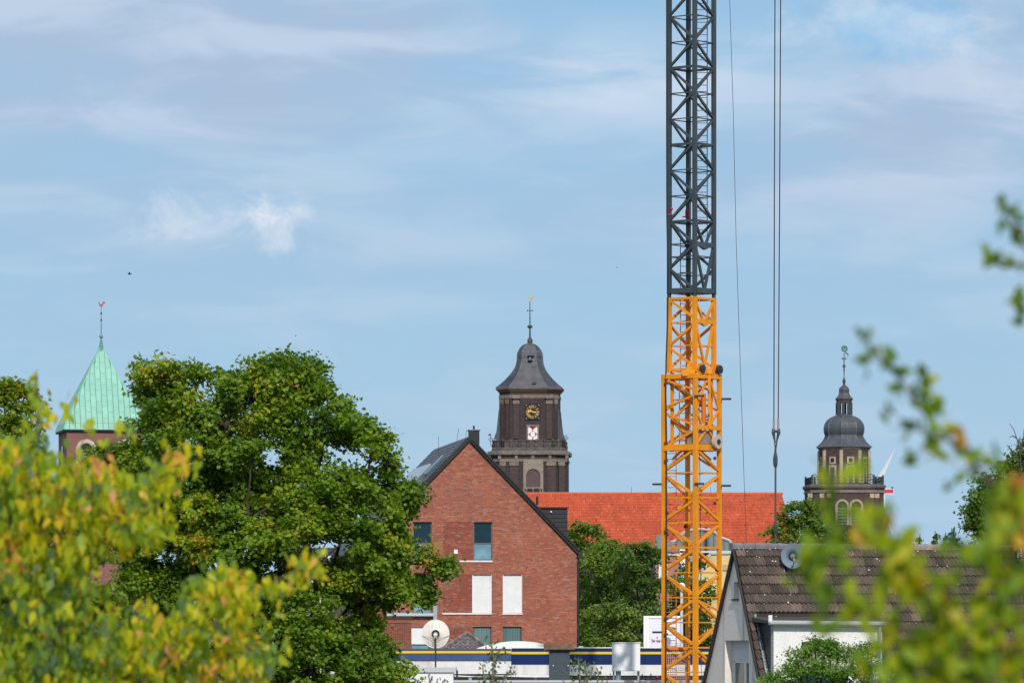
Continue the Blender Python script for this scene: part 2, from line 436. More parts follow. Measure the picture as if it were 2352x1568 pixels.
    MB().box(x0, x1, .10, .16, z0+(z1-z0)*.45, z1).build('shutter', M_white, t)
    window(t, (x0, x1, z0, z0+(z1-z0)*.44), .12, fw=.05, pane=M_glass_pale)
    # reveals (window soldier course shows as darker edge), sills
    for (a, b, c_, d) in ((480, 822, 714, 832), (408, 1141, 711, 1150), (775, 1142, 896, 1151)):
        x0, x1, z0, z1 = H(a, b, c_, d); MB().box(x0, x1, -.10, .12, z0, z1).build('sill', M_stone if False else M_dirtywhite, t)
    x0, x1, z0, z1 = H(60, 1141, 352, 1160); MB().box(x0, x1, -.35, .0-.04, z0, z1).build('balcony_edge', mat('pale_blue_metal', [(0, (.42, .5, .55))], rough=.5), t)
    x0, x1, z0, z1 = H(480, 757, 503, 781); MB().box(x0, x1, -.07, -.0, z0, z1).build('wall_lamp', M_white, t)
    x0, x1, z0, z1 = H(352, 1032, 375, 1215); MB().box(x0, x1, -.30, -.05, z0-.6, z1).build('vent_pipe', mat('zinc', [(0, (.36, .42, .46))], rough=.45, metal=.3), t)
    # balcony railing
    rail = MB(); x0, x1, z0, z1 = H(60, 1170, 225, 1290)
    k = x0
    while k < x1: rail.bar((k, -.5, z0-.3), (k, -.5, z1), .012, 4); k += .11
    rail.bar((x0, -.5, z1), (x1, -.5, z1), .02, 4); rail.build('railing', mat('brown_bar', [(0, (.22, .10, .08))]), t)
    # roof slabs
    def slope(s, name):
        tilt = math.hypot(hw, za-ze)
        ux, uz = s*hw/tilt, -(za-ze)/tilt       # down the slope
        nx, nz = -uz*s*1.0, abs(ux)
        nx = s*abs(uz)
        m = MB(); o = .20; th_ = .22; ov = .25
        A = (0+nx*.02, za+.02); B = (s*hw+ux*ov, ze+uz*ov)
        vs = []
        for y in (-.22, DEPTH+.2):
            vs += [(A[0], y, A[1]), (B[0], y, B[1]), (B[0]+nx*th_, y, B[1]+nz*th_), (0, y, za+th_/nz*1.0)]
        m.add(vs, [(0, 1, 2, 3), (7, 6, 5, 4), (0, 4, 5, 1), (1, 5, 6, 2), (2, 6, 7, 3), (3, 7, 4, 0)], .1)
        roof = m.build(name, M_black, t)
        return roof, (ux, uz), (nx, nz), tilt, th_
    rr = slope(1, 'roof'); rl = slope(-1, 'roof')
    # tiles on the visible left slope
    roof, (ux, uz), (nx, nz), tilt, th_ = rl
    tm = MB(); tm.add([(0, 0, 0), (.3, 0, 0), (.3, .36, -.02), (0, .36, -.02), (0, 0, -.04), (.3, 0, -.04)], [(0, 1, 2, 3), (4, 5, 1, 0)])
    rows = int(tilt/.34); cols = int(DEPTH/.9)
    rest = MB(); cnt = 0
    up = Vector((-ux, 0, -uz)); al = Vector((0, -1, 0)); nn = Vector((nx, 0, nz))
    for i in range(rows):
        for j in range(cols):
            base = Vector((0, 0, za+th_/nz))+nn*.035-up*(.34*(i+1)) + Vector((0, DEPTH-.9*j, 0))
            w_, h_ = .86, .34
            tint = rnd.random()
            vs = [base, base+al*w_, base+al*w_+up*h_-nn*.02, base+up*h_-nn*.02, base-nn*.04, base+al*w_-nn*.04]
            rest.add(vs, [(1, 0, 3, 2), (4, 0, 1, 5)], tint)
    rest.build('roof_tiles', M_slate, roof, kind='stuff')
    def onslope(y0, y1, s0, s1, h, name, m_):
        b = MB(); O = Vector((0, 0, za+th_/nz)); vs = []
        for hh in (.03, h):
            for (y, s_) in ((y0, s0), (y1, s0), (y1, s1), (y0, s1)): vs.append(O+Vector((0, y, 0))-up*s_+nn*hh)
        b.add(vs, [(4, 5, 6, 7), (0, 1, 5, 4), (1, 2, 6, 5), (2, 3, 7, 6), (3, 0, 4, 7)]); return b.build(name, m_, t)
    for j in range(5):
        onslope(8.3+j*2.1, 10.3+j*2.1, 2.0, 5.2, .16, 'solar_panel', mat('solar_glass', [(0, (.30, .34, .40))], rough=.25, spec=.8))
    onslope(2.6, 4.0, 1.6, 3.2, .2, 'skylight', mat('skylight_glass', [(0, (.07, .12, .15))], rough=.2, spec=.8))
    # verge plates stepping down the right slope, gutter and downpipe
    v = MB(); n = 34
    for k in range(n):
        f0 = k/n; x = hw*f0; z = za-(za-ze)*f0
        v.bar((x+.12, -.25, z+.16), (x+hw/n*.92+.12, -.25, z-(za-ze)/n*.92+.16), .075, 4)
    v.build('verge', M_black, t)
    g_ = MB(); g_.box(hw+.02, hw+.25, -.3, DEPTH, ze-.32, ze-.12); g_.build('gutter', M_black, t)
    MB().bar((hw+.08, -.1, 0), (hw+.08, -.1, ze-.2), .065, 8).build('downpipe', M_black, t)
    # chimney
    x0, x1, z0, z1 = fr.rect(1077.5, 989, 1100, 1050, 1.9)
    MB().box(x0, x1, 1.6, 2.4, z0-1, z1).build('chimney', M_black, t)
    ch = MB(); ch.box(x0-.05, x1+.05, 1.55, 2.45, z1, z1+.07); ch.build('chimney_cap', M_stone, t)
    MB().bar(((x0+x1)/2, 2, z1+.07), ((x0+x1)/2, 2, z1+.32), .06, 6).build('chimney_pot', M_black, t)
    # dormer on the right slope
    x0, x1, z0, z1 = fr.rect(1228, 1166.7, 1303, 1245, 1.2)
    dm = MB(); xs0 = (za-z1)/sl
    dm.prism([(xs0-.3, z1), (x1, z1), (x1, za-sl*x1-.1), (xs0-.3, za-sl*(xs0-.3)-.5)], 1.2, 6.0); d = dm.build('dormer', M_black, t)
    for k in range(8):
        zz = z1-.12-k*.26; xa = max(xs0, (za-zz)/sl)-.0
        if xa < x1-.1: MB().box(xa, x1+.015, 1.17, 1.2-.002, zz-.2, zz, tint=0).build('cladding_board', mat('black_cladding', [(0, (.03, .034, .038))], rough=.45), d)
    MB().box(xs0-.3, x1+.08, 1.1, 6.1, z1, z1+.07).build('dormer_edge', M_black, d)
    for px in (1240, 1266):
        q = fr.on(px, 1175, 1.1); MB().ball((q.x, 1.12, q.z), .06).build('lamp', M_white, d)
    # thin aerials
    for (cx, c0, c1, lean) in ((387, 70, 160, 0), (487, 20, 128, 22), (435, 135, 150, 0), (543, 28, 110, 14)):
        a = fr.on(861.3+cx*.3775, 976.1+c1*.3775, 9); b = fr.on(861.3+(cx+lean)*.3775, 976.1+c0*.3775, 9)
        MB().bar(a-Vector((0, 0, .5)), b, .012, 4).build('aerial', M_iron, t)
    for (x_, z_) in ((fr.on(1234, 1143, .3).x, fr.on(1234, 1140, .3).z),):
        MB().bar((x_, .3, z_-.5), (x_, .3, z_), .08, 8).build('vent', M_black, t)
brick_house()

# ================================================================ church with green roof (left)
def arch_poly(x0, x1, z0, z1, n=10):
    r = (x1-x0)/2; c = (x0+x1)/2; zc = z1-r
    return [(x0, z0), (x1, z0)]+[(c+r*math.cos(math.pi*k/n), zc+r*math.sin(math.pi*k/n)) for k in range(n+1)]
def arch_ring(mb, x0, x1, z0, z1, w, y0, y1, n=10, tint=.5):
    r = (x1-x0)/2; c = (x0+x1)/2; zc = z1-r
    inner = [(x0, z0)]+[(c-r*math.cos(math.pi*k/n), zc+r*math.sin(math.pi*k/n)) for k in range(n+1)]+[(x1, z0)]
    R = r+w
    outer = [(x0-w, z0)]+[(c-R*math.cos(math.pi*k/n), zc+R*math.sin(math.pi*k/n)) for k in range(n+1)]+[(x1+w, z0)]
    for i in range(len(inner)-1):
        q = [inner[i], inner[i+1], outer[i+1], outer[i]]
        mb.prism(q[::-1], y0, y1, tint=tint)
def rooster(parent, c, s, m, flip=1):
    pts = [(-.9,.75),(-.72,.95),(-.6,.8),(-.5,.35),(-.1,.15),(.25,.35),(.35,.85),(.7,1.0),(1.0,.7),(.95,.1),(.8,.45),(.6,.3),(.45,-.2),(.15,-.5),(.05,-.85),(-.15,-.85),(-.15,-.5),(-.55,-.15),(-.75,.3),(-.75,.6)]
    mb = MB(); mb.prism([(c[0]+flip*x*s, c[2]+z*s) for x, z in pts][::flip], c[1]-.04, c[1]+.04); return mb.build('weathercock', m, parent)

def green_church():
    Y = 480.0; th = math.radians(11.3); k = Y/F
    ctr = P(57.4+562*.3114, 1000, Y+4.2); fr = Frame(ctr.x, ctr.y, th)
    t = thing('church_tower', 'brick church tower with green copper pyramid roof, leftmost of the three towers', 'church tower', (ctr.x, ctr.y, 0), th)
    f = lambda cx, cy, d=0.0: fr.on(57.4+cx*.3114, 660.3+cy*.3114, d)
    hw = 4.15; ze = f(500, 1050, -hw).z; za = f(560, 425).z
    M_pb = mat('purple_brick', [(0, (.20, .095, .085)), (1, (.27, .125, .105))], rough=.9, noise=(3, .22, 4), streak=((.13, .08, .08), .5, .6, .4))
    bw = hw-.28
    w = MB(); w.box(-bw, bw, -bw, bw, 0, ze-.05); w.build('wall', M_pb, t)
    sl = MB(); sl.loft(chamfer(.999), [(ze-.12, hw-.02), (ze+.02, hw)]); sl.build('eaves', M_black, t)
    core = MB(); core.loft([(1,-1),(1,1),(-1,1),(-1,-1)], [(ze+.02, hw-.05), (ze+.7, hw*.955-.05), (za, .06)]); roof = core.build('roof', mat('copper_seam', [(0, (.09, .27, .20))], rough=.6), t)
    # copper sheets, each standing proud of the seam
    def face(rot, ncol):
        cR, sR = math.cos(rot), math.sin(rot)
        W_ = hw*2/ncol; count = 0
        for c in range(ncol):
            x0 = -hw+c*W_+.03; x1 = x0+W_-.06
            z = ze+.75-(rnd.random()*.3)-.75*(0)
            zz = [ze+.05, ze+.72]; z = ze+.72+(.55 if c % 2 else 1.1)
            while z < za: zz.append(z); z += 1.13
            zz.append(za)
            for a, b in zip(zz[:-1], zz[1:]):
                b -= .018
                def hwid(zv):
                    if zv < ze+.7: return hw-(hw*.045)*(zv-ze)/.7
                    return hw*.955*(za-zv)/(za-ze-.7)
                ha, hb = hwid(a)-.03, hwid(b)-.03
                pl = [(max(x0, -ha), a), (min(x1, ha), a), (min(x1, hb), b), (max(x0, -hb), b)]
                if pl[1][0]-pl[0][0] < .05: continue
                if pl[2][0]-pl[3][0] < .02:
                    # clip to a triangle where the hip cuts the sheet
                    xm = x0 if abs(x0) < abs(x1) else x1
                    if abs(xm) > ha: continue
                    zt = za-(abs(xm)/(hw*.955))*(za-ze-.7)-.03 if abs(xm) < hw*.955 else ze+.7
                    pl = [pl[0], pl[1], (xm, max(a+.05, min(zt, b)))]
                vs = []
                for off in (0.0, .05):
                    for (x, zv) in pl:
                        y = -(hwid(zv)+.03+.0)-off+.02
                        vs.append((x*cR-y*sR, x*sR+y*cR, zv))
                n = len(pl); fs = [tuple(range(n, 2*n))]+[(i, (i+1) % n, n+(i+1) % n, n+i) for i in range(n)]
                m_ = MB(); m_.add(vs, fs, rnd.random()); m_.build('copper_sheet', M_copper, roof); count += 1
        return count
    face(0, 15); face(-math.pi/2, 15)
    hp = MB()
    for (sx, sy) in ((1,-1),(-1,-1),(-1,1),(1,1)):
        hp.bar((sx*hw, sy*hw, ze+.05), (sx*hw*.955, sy*hw*.955, ze+.72), .07, 5); hp.bar((sx*hw*.955, sy*hw*.955, ze+.72), (0, 0, za), .07, 5)
    hp.build('hip_roll', mat('copper_light', [(0, (.22, .5, .38))], rough=.55), t)
    sp = MB(); q = f(557, 362).z
    sp.loft(ngon(8), [(za-.9, .42), (za+.1, .16), (q-.25, .10)]); sp.ball((0, 0, q), .2); sp.build('spire_tip', mat('copper_old', [(0, (.12, .27, .22))], rough=.5), t)
    zt = f(557, 150).z; MB().bar((0, 0, q), (0, 0, zt), .055, 6, .03).build('pole', mat('rod', [(0, (.16, .15, .17))]), t)
    rooster(t, (0.02, 0, f(557, 128).z), .36, mat('copper_red', [(0, (.35, .14, .08))]))
    for z_ in (190, 240): MB().ball((0, 0, f(557, z_).z), .10).build('knob', M_iron, t)
    # belfry windows on the front
    for cx in (452, 735):
        a = f(cx-46, 1250, -bw); b = f(cx+46, 1145, -bw)
        mb = MB(); arch_ring(mb, a.x, b.x, a.z-3, b.z, .38, -bw-.06, -bw+.1); wf = mb.build('window_surround', mat('pale_stone', [(0, (.50, .44, .38))], rough=.9, noise=(3, .2)), t)
        MB().prism(arch_poly(a.x, b.x, a.z-3, b.z), -bw-.005, -bw+.06).build('opening', M_black, wf)
        z = a.z-3; lv = MB(); lv.add([(a.x+.03, -bw-.05, 0), (b.x-.03, -bw-.05, 0), (b.x-.03, -bw-.0, .16), (a.x+.03, -bw-.0, .16), (b.x-.03, -bw-.05, -.03), (a.x+.03, -bw-.05, -.03)], [(0, 1, 2, 3), (5, 4, 1, 0)]); me = lv.mesh('louvre', mat('louvre', [(0, (.18, .17, .17))]))
        while z < b.z-.75: inst(me, 'louvre', wf, (0, 0, z)); z += .3
    # narrow window on the left side
    mb = MB(); mb.box(-bw-.05, -bw+.05, -.6, .6, ze-3.6, ze-1.5); mb.build('window', M_glass, t)
green_church()

# ================================================================ big clock tower
def clock_tower():
    Y = 590.0
    dx = lambda cx: 1062.3+cx*.3296
    dy = lambda cy: 660.3+cy*.3296
    ctr = P(dx(470), 1000, Y+4.3); th = math.radians(-3.5); fr = Frame(ctr.x, ctr.y, th)
    t = thing('church_tower', 'tall dark brick tower with bell-shaped slate roof and gold clock', 'church tower', (ctr.x, ctr.y, 0), th)
    s = .3296*ctr.y/F
    Z = lambda cy: fr.on(dx(470), dy(cy)).z
    R = lambda r: r*s
    ch = chamfer(.60)
    # body
    b = MB(); b.loft(ch, [(Z(1160), R(212)), (Z(1060), R(209)), (Z(735), R(206))]); body = b.build('upper_wall', M_dbrick, t)
    lo = chamfer(.72)
    b = MB(); b.loft(lo, [(0, R(266)), (Z(1170), R(262))]); b.build('lower_wall', M_dbrick, t)
    b = MB(); b.loft(lo, [(Z(1180), R(268)), (Z(1172), R(282)), (Z(1150), R(284)), (Z(1146), R(270))]); b.build('cornice', M_stone, t)
    b = MB(); b.loft(lo, [(Z(1222), R(264)), (Z(1220), R(268)), (Z(1204), R(268)), (Z(1202), R(264))]); b.build('stone_band', M_stone, t)
    b = MB(); b.loft(ch, [(Z(738), R(208)), (Z(732), R(216)), (Z(722), R(222)), (Z(718), R(230)), (Z(706), R(232))]); b.build('cornice', mat('sooty_stone', [(0, (.17, .13, .11))], rough=.9, noise=(2, .3)), t)
    b = MB(); b.loft(ch, [(Z(782), R(207)), (Z(780), R(210)), (Z(758), R(210)), (Z(756), R(207))]); b.build('stone_band', mat('brown_stone', [(0, (.20, .155, .125))], rough=.9, noise=(2, .35)), t)
    # roof: bell shape, slate
    prof = [(710, 237), (704, 235), (690, 214), (672, 194), (650, 170), (625, 148), (600, 127), (575, 110), (550, 98), (525, 91), (500, 88), (475, 87), (455, 84), (438, 76), (422, 66), (408, 52), (399, 36), (393, 20), (388, 8)]
    b = MB()
    pts = [(x, y) for x, y in ch]
    # ease the corners in the upper part: same eight arrises all the way up
    b.loft(ch, [(Z(y), R(r*.975)) for y, r in prof]); roof = b.build('roof', M_lead, t, smooth=False)
    b = MB()
    for (cx, cy) in ch: b.path([(cx*R(r*.975)*1.0, cy*R(r*.975), Z(y)) for y, r in prof[1:]], [.07]*(len(prof)-1), 5)
    b.build('hip_roll', mat('lead', [(0, (.10, .11, .135))], rough=.4), roof)
    sl = MB()  # slate courses: slim lips around the roof
    for i in range(60):
        y = 700-i*5
        for (a, b2) in zip(prof[:-1], prof[1:]):
            if b2[0] <= y <= a[0]:
                r = a[1]+(b2[1]-a[1])*(a[0]-y)/(a[0]-b2[0]); break
        sl.loft(ch, [(Z(y)-.02, R(r*.975)+.028), (Z(y)+.10, R(r*.975)+.004)], cap=False, tint=rnd.random())
    sl.build('slate_courses', M_lead, roof, kind='stuff')
    # finial
    b = MB(); b.loft(ngon(10), [(Z(396), .42), (Z(385), .30), (Z(372), .34), (Z(360), .30), (Z(345), .12), (Z(285), .09)]); b.ball((0, 0, Z(272)), R(19), sz=.7); fin = b.build('finial', mat('finial_lead', [(0, (.06, .075, .07))], rough=.4), t)
    MB().bar((0, 0, Z(272)), (0, 0, Z(95)), .075, 6, .045).build('rod', M_iron, fin)
    c = MB(); z = Z(160); c.bar((-.28, 0, z), (.28, 0, z), .035, 5)
    for x in (-.28, .28): c.ball((x, 0, z), .09)
    for zz in (210, 235): c.ball((0, 0, Z(zz)), .09)
    c.build('cross', M_iron, fin)
    rooster(t, (0.12, 0, Z(80)), R(21), M_gold)
    # dormer with small bell
    d = MB(); y = -R(80)
    z0, z1 = Z(480), Z(442); x0 = R(10)
    d.add([(x0-R(24), y-.55, z0), (x0+R(24), y-.55, z0), (x0+R(20), y+.4, z0), (x0-R(20), y+.4, z0), (x0, y-.15, z1), (x0, y+.5, z1)], [(0, 1, 4), (1, 2, 5, 4), (3, 0, 4, 5), (0, 3, 2, 1)])
    dd = d.build('bell_canopy', M_lead, t)
    b = MB(); b.loft(ngon(10), [(Z(513), R(19)), (Z(510), R(17)), (Z(500), R(11)), (Z(492), R(9)), (Z(487), R(3))], cx=x0-R(3), cy=y-.35); b.build('bell', mat('bronze', [(0, (.10, .13, .11))], rough=.4, metal=.5), dd)
    a = fr.on(dx(483), dy(556), -R(98)); MB().box(a.x, a.x+R(28), -R(108), -R(90), a.z, a.z+R(22)).build('roof_hatch', mat('hatch', [(0, (.12, .135, .15))]), roof)
    MB().box(R(28), R(56), -R(222), -R(170), Z(682), Z(664)).build('roof_hatch', M_lead, roof)
    # pilasters with stone capitals
    yf = -R(207)
    M_pil = mat('pilaster_brick', [(0, (.070, .050, .051))], rough=.9, noise=(1.5, .3, 3))
    for (a0, a1) in ((355, 395), (585, 625)):
        p = fr.on(dx(a0), 900, yf).x; q = fr.on(dx(a1), 900, yf).x
        MB().box(p, q, yf-.22, yf+.05, Z(1060), Z(820)).build('pilaster', M_pil, t)
        cp = MB(); cp.box(p-.05, q+.05, yf-.27, yf+.05, Z(820), Z(798)); cp.box(p-.12, q+.12, yf-.33, yf+.05, Z(782), Z(757)); cp.build('capital', M_stone, t)
        MB().box(p, q, yf-.22, yf+.05, Z(798), Z(782)).build('pilaster_neck', M_pil, t)
    # pilasters on the cut corners
    for side in (1, -1):
        m1 = Vector((.80*side, -.80, 0))*R(207); dr = Vector((1, side, 0)).normalized()*1.0; nn = Vector((side, -1, 0)).normalized()
        for u in (-.45, .45):
            c0 = m1+Vector((side*1.0, 1.0, 0)).normalized()*u*1.1
            tx = Vector((side, 1, 0)).normalized()*.22
            def quad(mb, z0, z1, pr, wd):
                A = c0-tx*wd; B = c0+tx*wd
                vs = [A-nn*.2, B-nn*.2, B+nn*pr, A+nn*pr]; vs = [(v.x, v.y, z0) for v in vs]+[(v.x, v.y, z1) for v in vs]
                mb.add(vs, [(0,1,5,4),(1,2,6,5),(2,3,7,6),(3,0,4,7),(4,5,6,7),(3,2,1,0)])
            mb = MB(); quad(mb, Z(1060), Z(818), .12, 1); mb.build('pilaster', M_pil, t)
            mb = MB(); quad(mb, Z(818), Z(785), .17, 1.2); mb.build('capital', M_stone if side == 1 else mat('sooty_stone', [(0, (.17, .13, .11))]), t)
    # clock
    a = fr.on(dx(435), dy(922), yf); b2 = fr.on(dx(543), dy(808), yf)
    M_cl = mat('clock_face', [(0, (.012, .016, .028))], rough=.35)
    ck = MB().box(a.x, b2.x, yf-.12, yf, a.z, b2.z).build('clock', M_cl, t)
    cx, cz = (a.x+b2.x)/2-.0, (a.z+b2.z)/2; Rr = (b2.x-a.x)/2*.90
    def ring(r, w):
        m_ = MB(); n = 32
        for k in range(n):
            a0, a1 = 2*math.pi*k/n, 2*math.pi*(k+1)/n
            m_.prism([(cx+math.sin(a0)*r, cz+math.cos(a0)*r), (cx+math.sin(a0)*(r+w), cz+math.cos(a0)*(r+w)), (cx+math.sin(a1)*(r+w), cz+math.cos(a1)*(r+w)), (cx+math.sin(a1)*r, cz+math.cos(a1)*r)][::-1], yf-.14, yf-.121)
        m_.build('ring', mat('dull_gold', [(0, (.22, .18, .12))]), ck)
    ring(Rr*.45, .025); ring(Rr*.99, .02)
    rom = {1: 'I', 2: 'II', 3: 'III', 4: 'IIII', 5: 'V', 6: 'VI', 7: 'VII', 8: 'VIII', 9: 'IX', 10: 'X', 11: 'XI', 12: 'XII'}
    for h in range(1, 13):
        ang = math.radians(30*h); s_ = rom[h]; wd = {'I': .085, 'V': .17, 'X': .19}
        tot = sum(wd[c_] for c_ in s_); u = -tot/2; m_ = MB(); r0, r1 = Rr*.57, Rr*.95
        def stroke(ua, ub, w_=.055):
            pts = [(ua-w_/2, r0), (ua+w_/2, r0), (ub+w_/2, r1), (ub-w_/2, r1)]
            m_.prism([(cx+p_*math.cos(ang)+q_*math.sin(ang), cz-p_*math.sin(ang)+q_*math.cos(ang)) for p_, q_ in pts], yf-.155, yf-.121)
        for c_ in s_:
            w_ = wd[c_]; m0 = u+w_/2
            if c_ == 'I': stroke(m0, m0)
            elif c_ == 'V': stroke(m0, m0-.055); stroke(m0, m0+.055, .04)
            else: stroke(m0-.06, m0+.06); stroke(m0+.06, m0-.06, .04)
            u += w_
        m_.build('numeral', M_gold, ck)
    for (sx, sz) in ((1, 1), (1, -1), (-1, 1), (-1, -1)):
        MB().disc((cx+sx*Rr*.9, yf-.15, cz+sz*Rr*.95), .07, 8, depth=.03).build('stud', M_gold, ck)
    def hand(deg, ln, w_, tail):
        an = math.radians(deg); m_ = MB()
        pts = [(-w_, -tail), (w_, -tail), (w_*.8, ln*.4), (w_*2.1, ln*.62), (w_*.9, ln*.72), (0, ln), (-w_*.9, ln*.72), (-w_*2.1, ln*.62), (-w_*.8, ln*.4)]
        m_.prism([(cx+p_*math.cos(an)+q_*math.sin(an), cz-p_*math.sin(an)+q_*math.cos(an)) for p_, q_ in pts], yf-.2, yf-.17)
        m_.build('hand', mat('bright_gold', [(0, (.85, .55, .14))], rough=.3), ck)
    hand(293, Rr*.62, .10, .1); hand(280, Rr*.88, .075, .42)
    # red and white shutter in stone surround
    a = fr.on(dx(447), dy(1075), yf); b2 = fr.on(dx(533), dy(955), yf)
    w_ = .18; sm = MB(); x0, x1, z0, z1 = a.x, b2.x, a.z, b2.z
    sm.box(x0, x0+w_, yf-.15, yf, z0, z1-.22); sm.box(x1-w_, x1, yf-.15, yf, z0, z1-.22); sm.box(x0-.04, x1+.04, yf-.17, yf, z1-.22, z1)
    ws = sm.build('window_surround', M_stone, t)
    MB().box(x0+w_, x1-w_, yf-.06, yf, z0, z1-.22).build('shutter', M_white, ws)
    rd = MB(); cxx = (x0+x1)/2; hh = (z1-.22-z0); q = (x1-x0)/2-w_
    M_red = mat('red_paint', [(0, (.42, .02, .035))], rough=.5)
    zm = z0+hh/2
    for (zc, ht) in ((zm, hh*.25), (z1-.22, hh*.23), (z0, hh*.23)):
        pl = [(cxx-q*.98, zc), (cxx, zc-ht), (cxx+q*.98, zc), (cxx, zc+ht)]
        if zc > zm+.1: pl = [(cxx-q*.8, zc), (cxx, zc-ht), (cxx+q*.8, zc)]
        if zc < zm-.1: pl = [(cxx-q*.8, zc), (cxx+q*.8, zc), (cxx, zc+ht)]
        rd.prism(pl, yf-.075, yf-.061)
    rd.box(cxx-.05, cxx+.05, yf-.072, yf-.062, z0, z1-.22)
    rd.build('red_diamond', M_red, ws); MB().disc((cxx, yf-.085, zm), q*.48, 14, depth=.008, squash=1.25).build('white_oval', M_white, ws)
    # parapet of the gallery: dark worn balustrade
    lev = MB(); pr = R(258)
    M_par = mat('sooty_parapet', [(0, (.05, .046, .052)), (1, (.11, .095, .09))], rough=.9, noise=(2.2, .4), streak=((.16, .14, .12), .4, 1.1, 1.1))
    lev.loft(lo, [(Z(1146), pr), (Z(1135), R(256)), (Z(1120), R(250)), (Z(1118), R(244))]); lev.loft(lo, [(Z(1080), R(238)), (Z(1072), R(240)), (Z(1068), R(236))]); lev.build('parapet', M_par, t)
    MB().loft(lo, [(Z(1120), R(240)), (Z(1080), R(236))]).build('parapet_wall', M_par, t)
    for i in range(8):
        A = Vector((*lo[i], 0))*R(243); B = Vector((*lo[(i+1) % 8], 0))*R(243); n = max(2, int((B-A).length/.9))
        for j in range(n+1):
            c_ = A.lerp(B, j/n); bl = MB(); bl.loft(ngon(6), [(Z(1122), .20), (Z(1106), .24), (Z(1090), .14), (Z(1076), .20), (Z(1064+rnd.random()*8), .12)], cx=c_.x, cy=c_.y, tint=rnd.random()); bl.build('baluster', M_par, t)
    # volutes leaning on the upper body at the gallery corners
    for sx in (-1, 1):
        for yy in (-R(150), R(150)):
            v = MB(); prf = [(sx*R(208), Z(860)), (sx*R(216), Z(940)), (sx*R(224), Z(1010)), (sx*R(242), Z(1060)), (sx*R(200), Z(1070)), (sx*R(200), Z(860))]
            v.prism(prf if sx < 0 else prf[::-1], yy-.25, yy+.25); v.build('buttress', M_lead, t)
    # corner vanes
    for (cxx, c0, c1, ffl) in ((197, 1080, 1022, True), (722, 1080, 1020, False)):
        p = fr.on(dx(cxx), dy(c0), -R(150)); q = fr.on(dx(cxx), dy(c1), -R(150))
        v = MB(); v.bar(p-Vector((0, 0, .5)), q, .035, 5); r = R(14); c0_ = fr.on(dx(cxx), dy(1058 if ffl else 1048), -R(150))
        prev = None
        for k in range(13):
            a_ = 2*math.pi*k/12; pt = Vector((c0_.x+r*math.cos(a_), c0_.y, c0_.z+r*math.sin(a_)))
            if prev: v.bar(prev, pt, .03, 4)
            prev = pt
        v.bar((c0_.x-r*1.2, c0_.y, c0_.z), (c0_.x+r*1.2, c0_.y, c0_.z), .03, 4)
        if ffl: v.box(q.x-.3, q.x+.02, q.y-.02, q.y+.02, q.z-.15, q.z+.05)
        v.build('iron_vane', mat('green_iron', [(0, (.035, .06, .07))]), t)
    # lower frieze blocks, pilasters and the arch
    yl = -R(263)
    for cxm in (258, 375, 492, 610, 728):
        p = fr.on(dx(cxm), 1000, yl).x
        MB().box(p-R(10), p+R(10), yl-.14, yl, Z(1203), Z(1178)).build('frieze_block', M_stone, t)
    for (a0, a1) in ((330, 390), (590, 650), (262, 300), (672, 712)):
        p = fr.on(dx(a0), 900, yl).x; q = fr.on(dx(a1), 900, yl).x
        MB().box(p, q, yl-.16, yl, 0, Z(1250)).build('pilaster', M_pil, t)
        MB().box(p-.06, q+.06, yl-.24, yl, Z(1250), Z(1222)).build('capital', M_stone, t)
    a = fr.on(dx(444), dy(1402), yl); b2 = fr.on(dx(543), dy(1262), yl); ac = MB()
    arch_ring(ac, a.x, b2.x, a.z, b2.z, .20, yl-.16, yl); sp_ = MB()
    x0, x1 = fr.on(dx(424), 0, yl).x, fr.on(dx(563), 0, yl).x; rr = (b2.x-a.x)/2; zc = b2.z-rr; cxx = (a.x+b2.x)/2
    n = 12; top_ = Z(1206)
    for k in range(n):      # spandrels up to the band
        f0, f1 = math.pi*k/n, math.pi*(k+1)/n; r_ = rr+.2
        pa = (cxx-r_*math.cos(f0), zc+r_*math.sin(f0)); pb = (cxx-r_*math.cos(f1), zc+r_*math.sin(f1))
        ac.prism([pa, pb, (pb[0], top_), (pa[0], top_)], yl-.13, yl, tint=.6)
    ac.box(x0, cxx-rr-.2, yl-.13, yl, a.z-2.5, top_, tint=.6); ac.box(cxx+rr+.2, x1, yl-.13, yl, a.z-2.5, top_, tint=.6)
    ac.box(cxx-rr-.2, cxx+rr+.2, yl-.12, yl, Z(1408), Z(1398)); ac.build('arch_surround', mat('pale_sandstone', [(0, (.26, .22, .185))], rough=.9, noise=(2.5, .25)), t)
    MB().prism(arch_poly(a.x, b2.x, a.z, b2.z, 12), yl-.02, yl+.05).build('arch_infill', mat('infill_brick', [(0, (.105, .075, .075))], rough=.9, noise=(5, .3)), t)
    for cm in (469, 517):
        p = fr.on(dx(cm), dy(1402), yl); tr = MB(); arch_ring(tr, p.x-.36, p.x+.36, Z(1470), Z(1404), .14, yl-.14, yl); q = tr.build('window_surround', M_stone, t)
        MB().prism(arch_poly(p.x-.36, p.x+.36, Z(1470), Z(1404)), yl-.03, yl+.05).build('opening', M_black, q)
clock_tower()

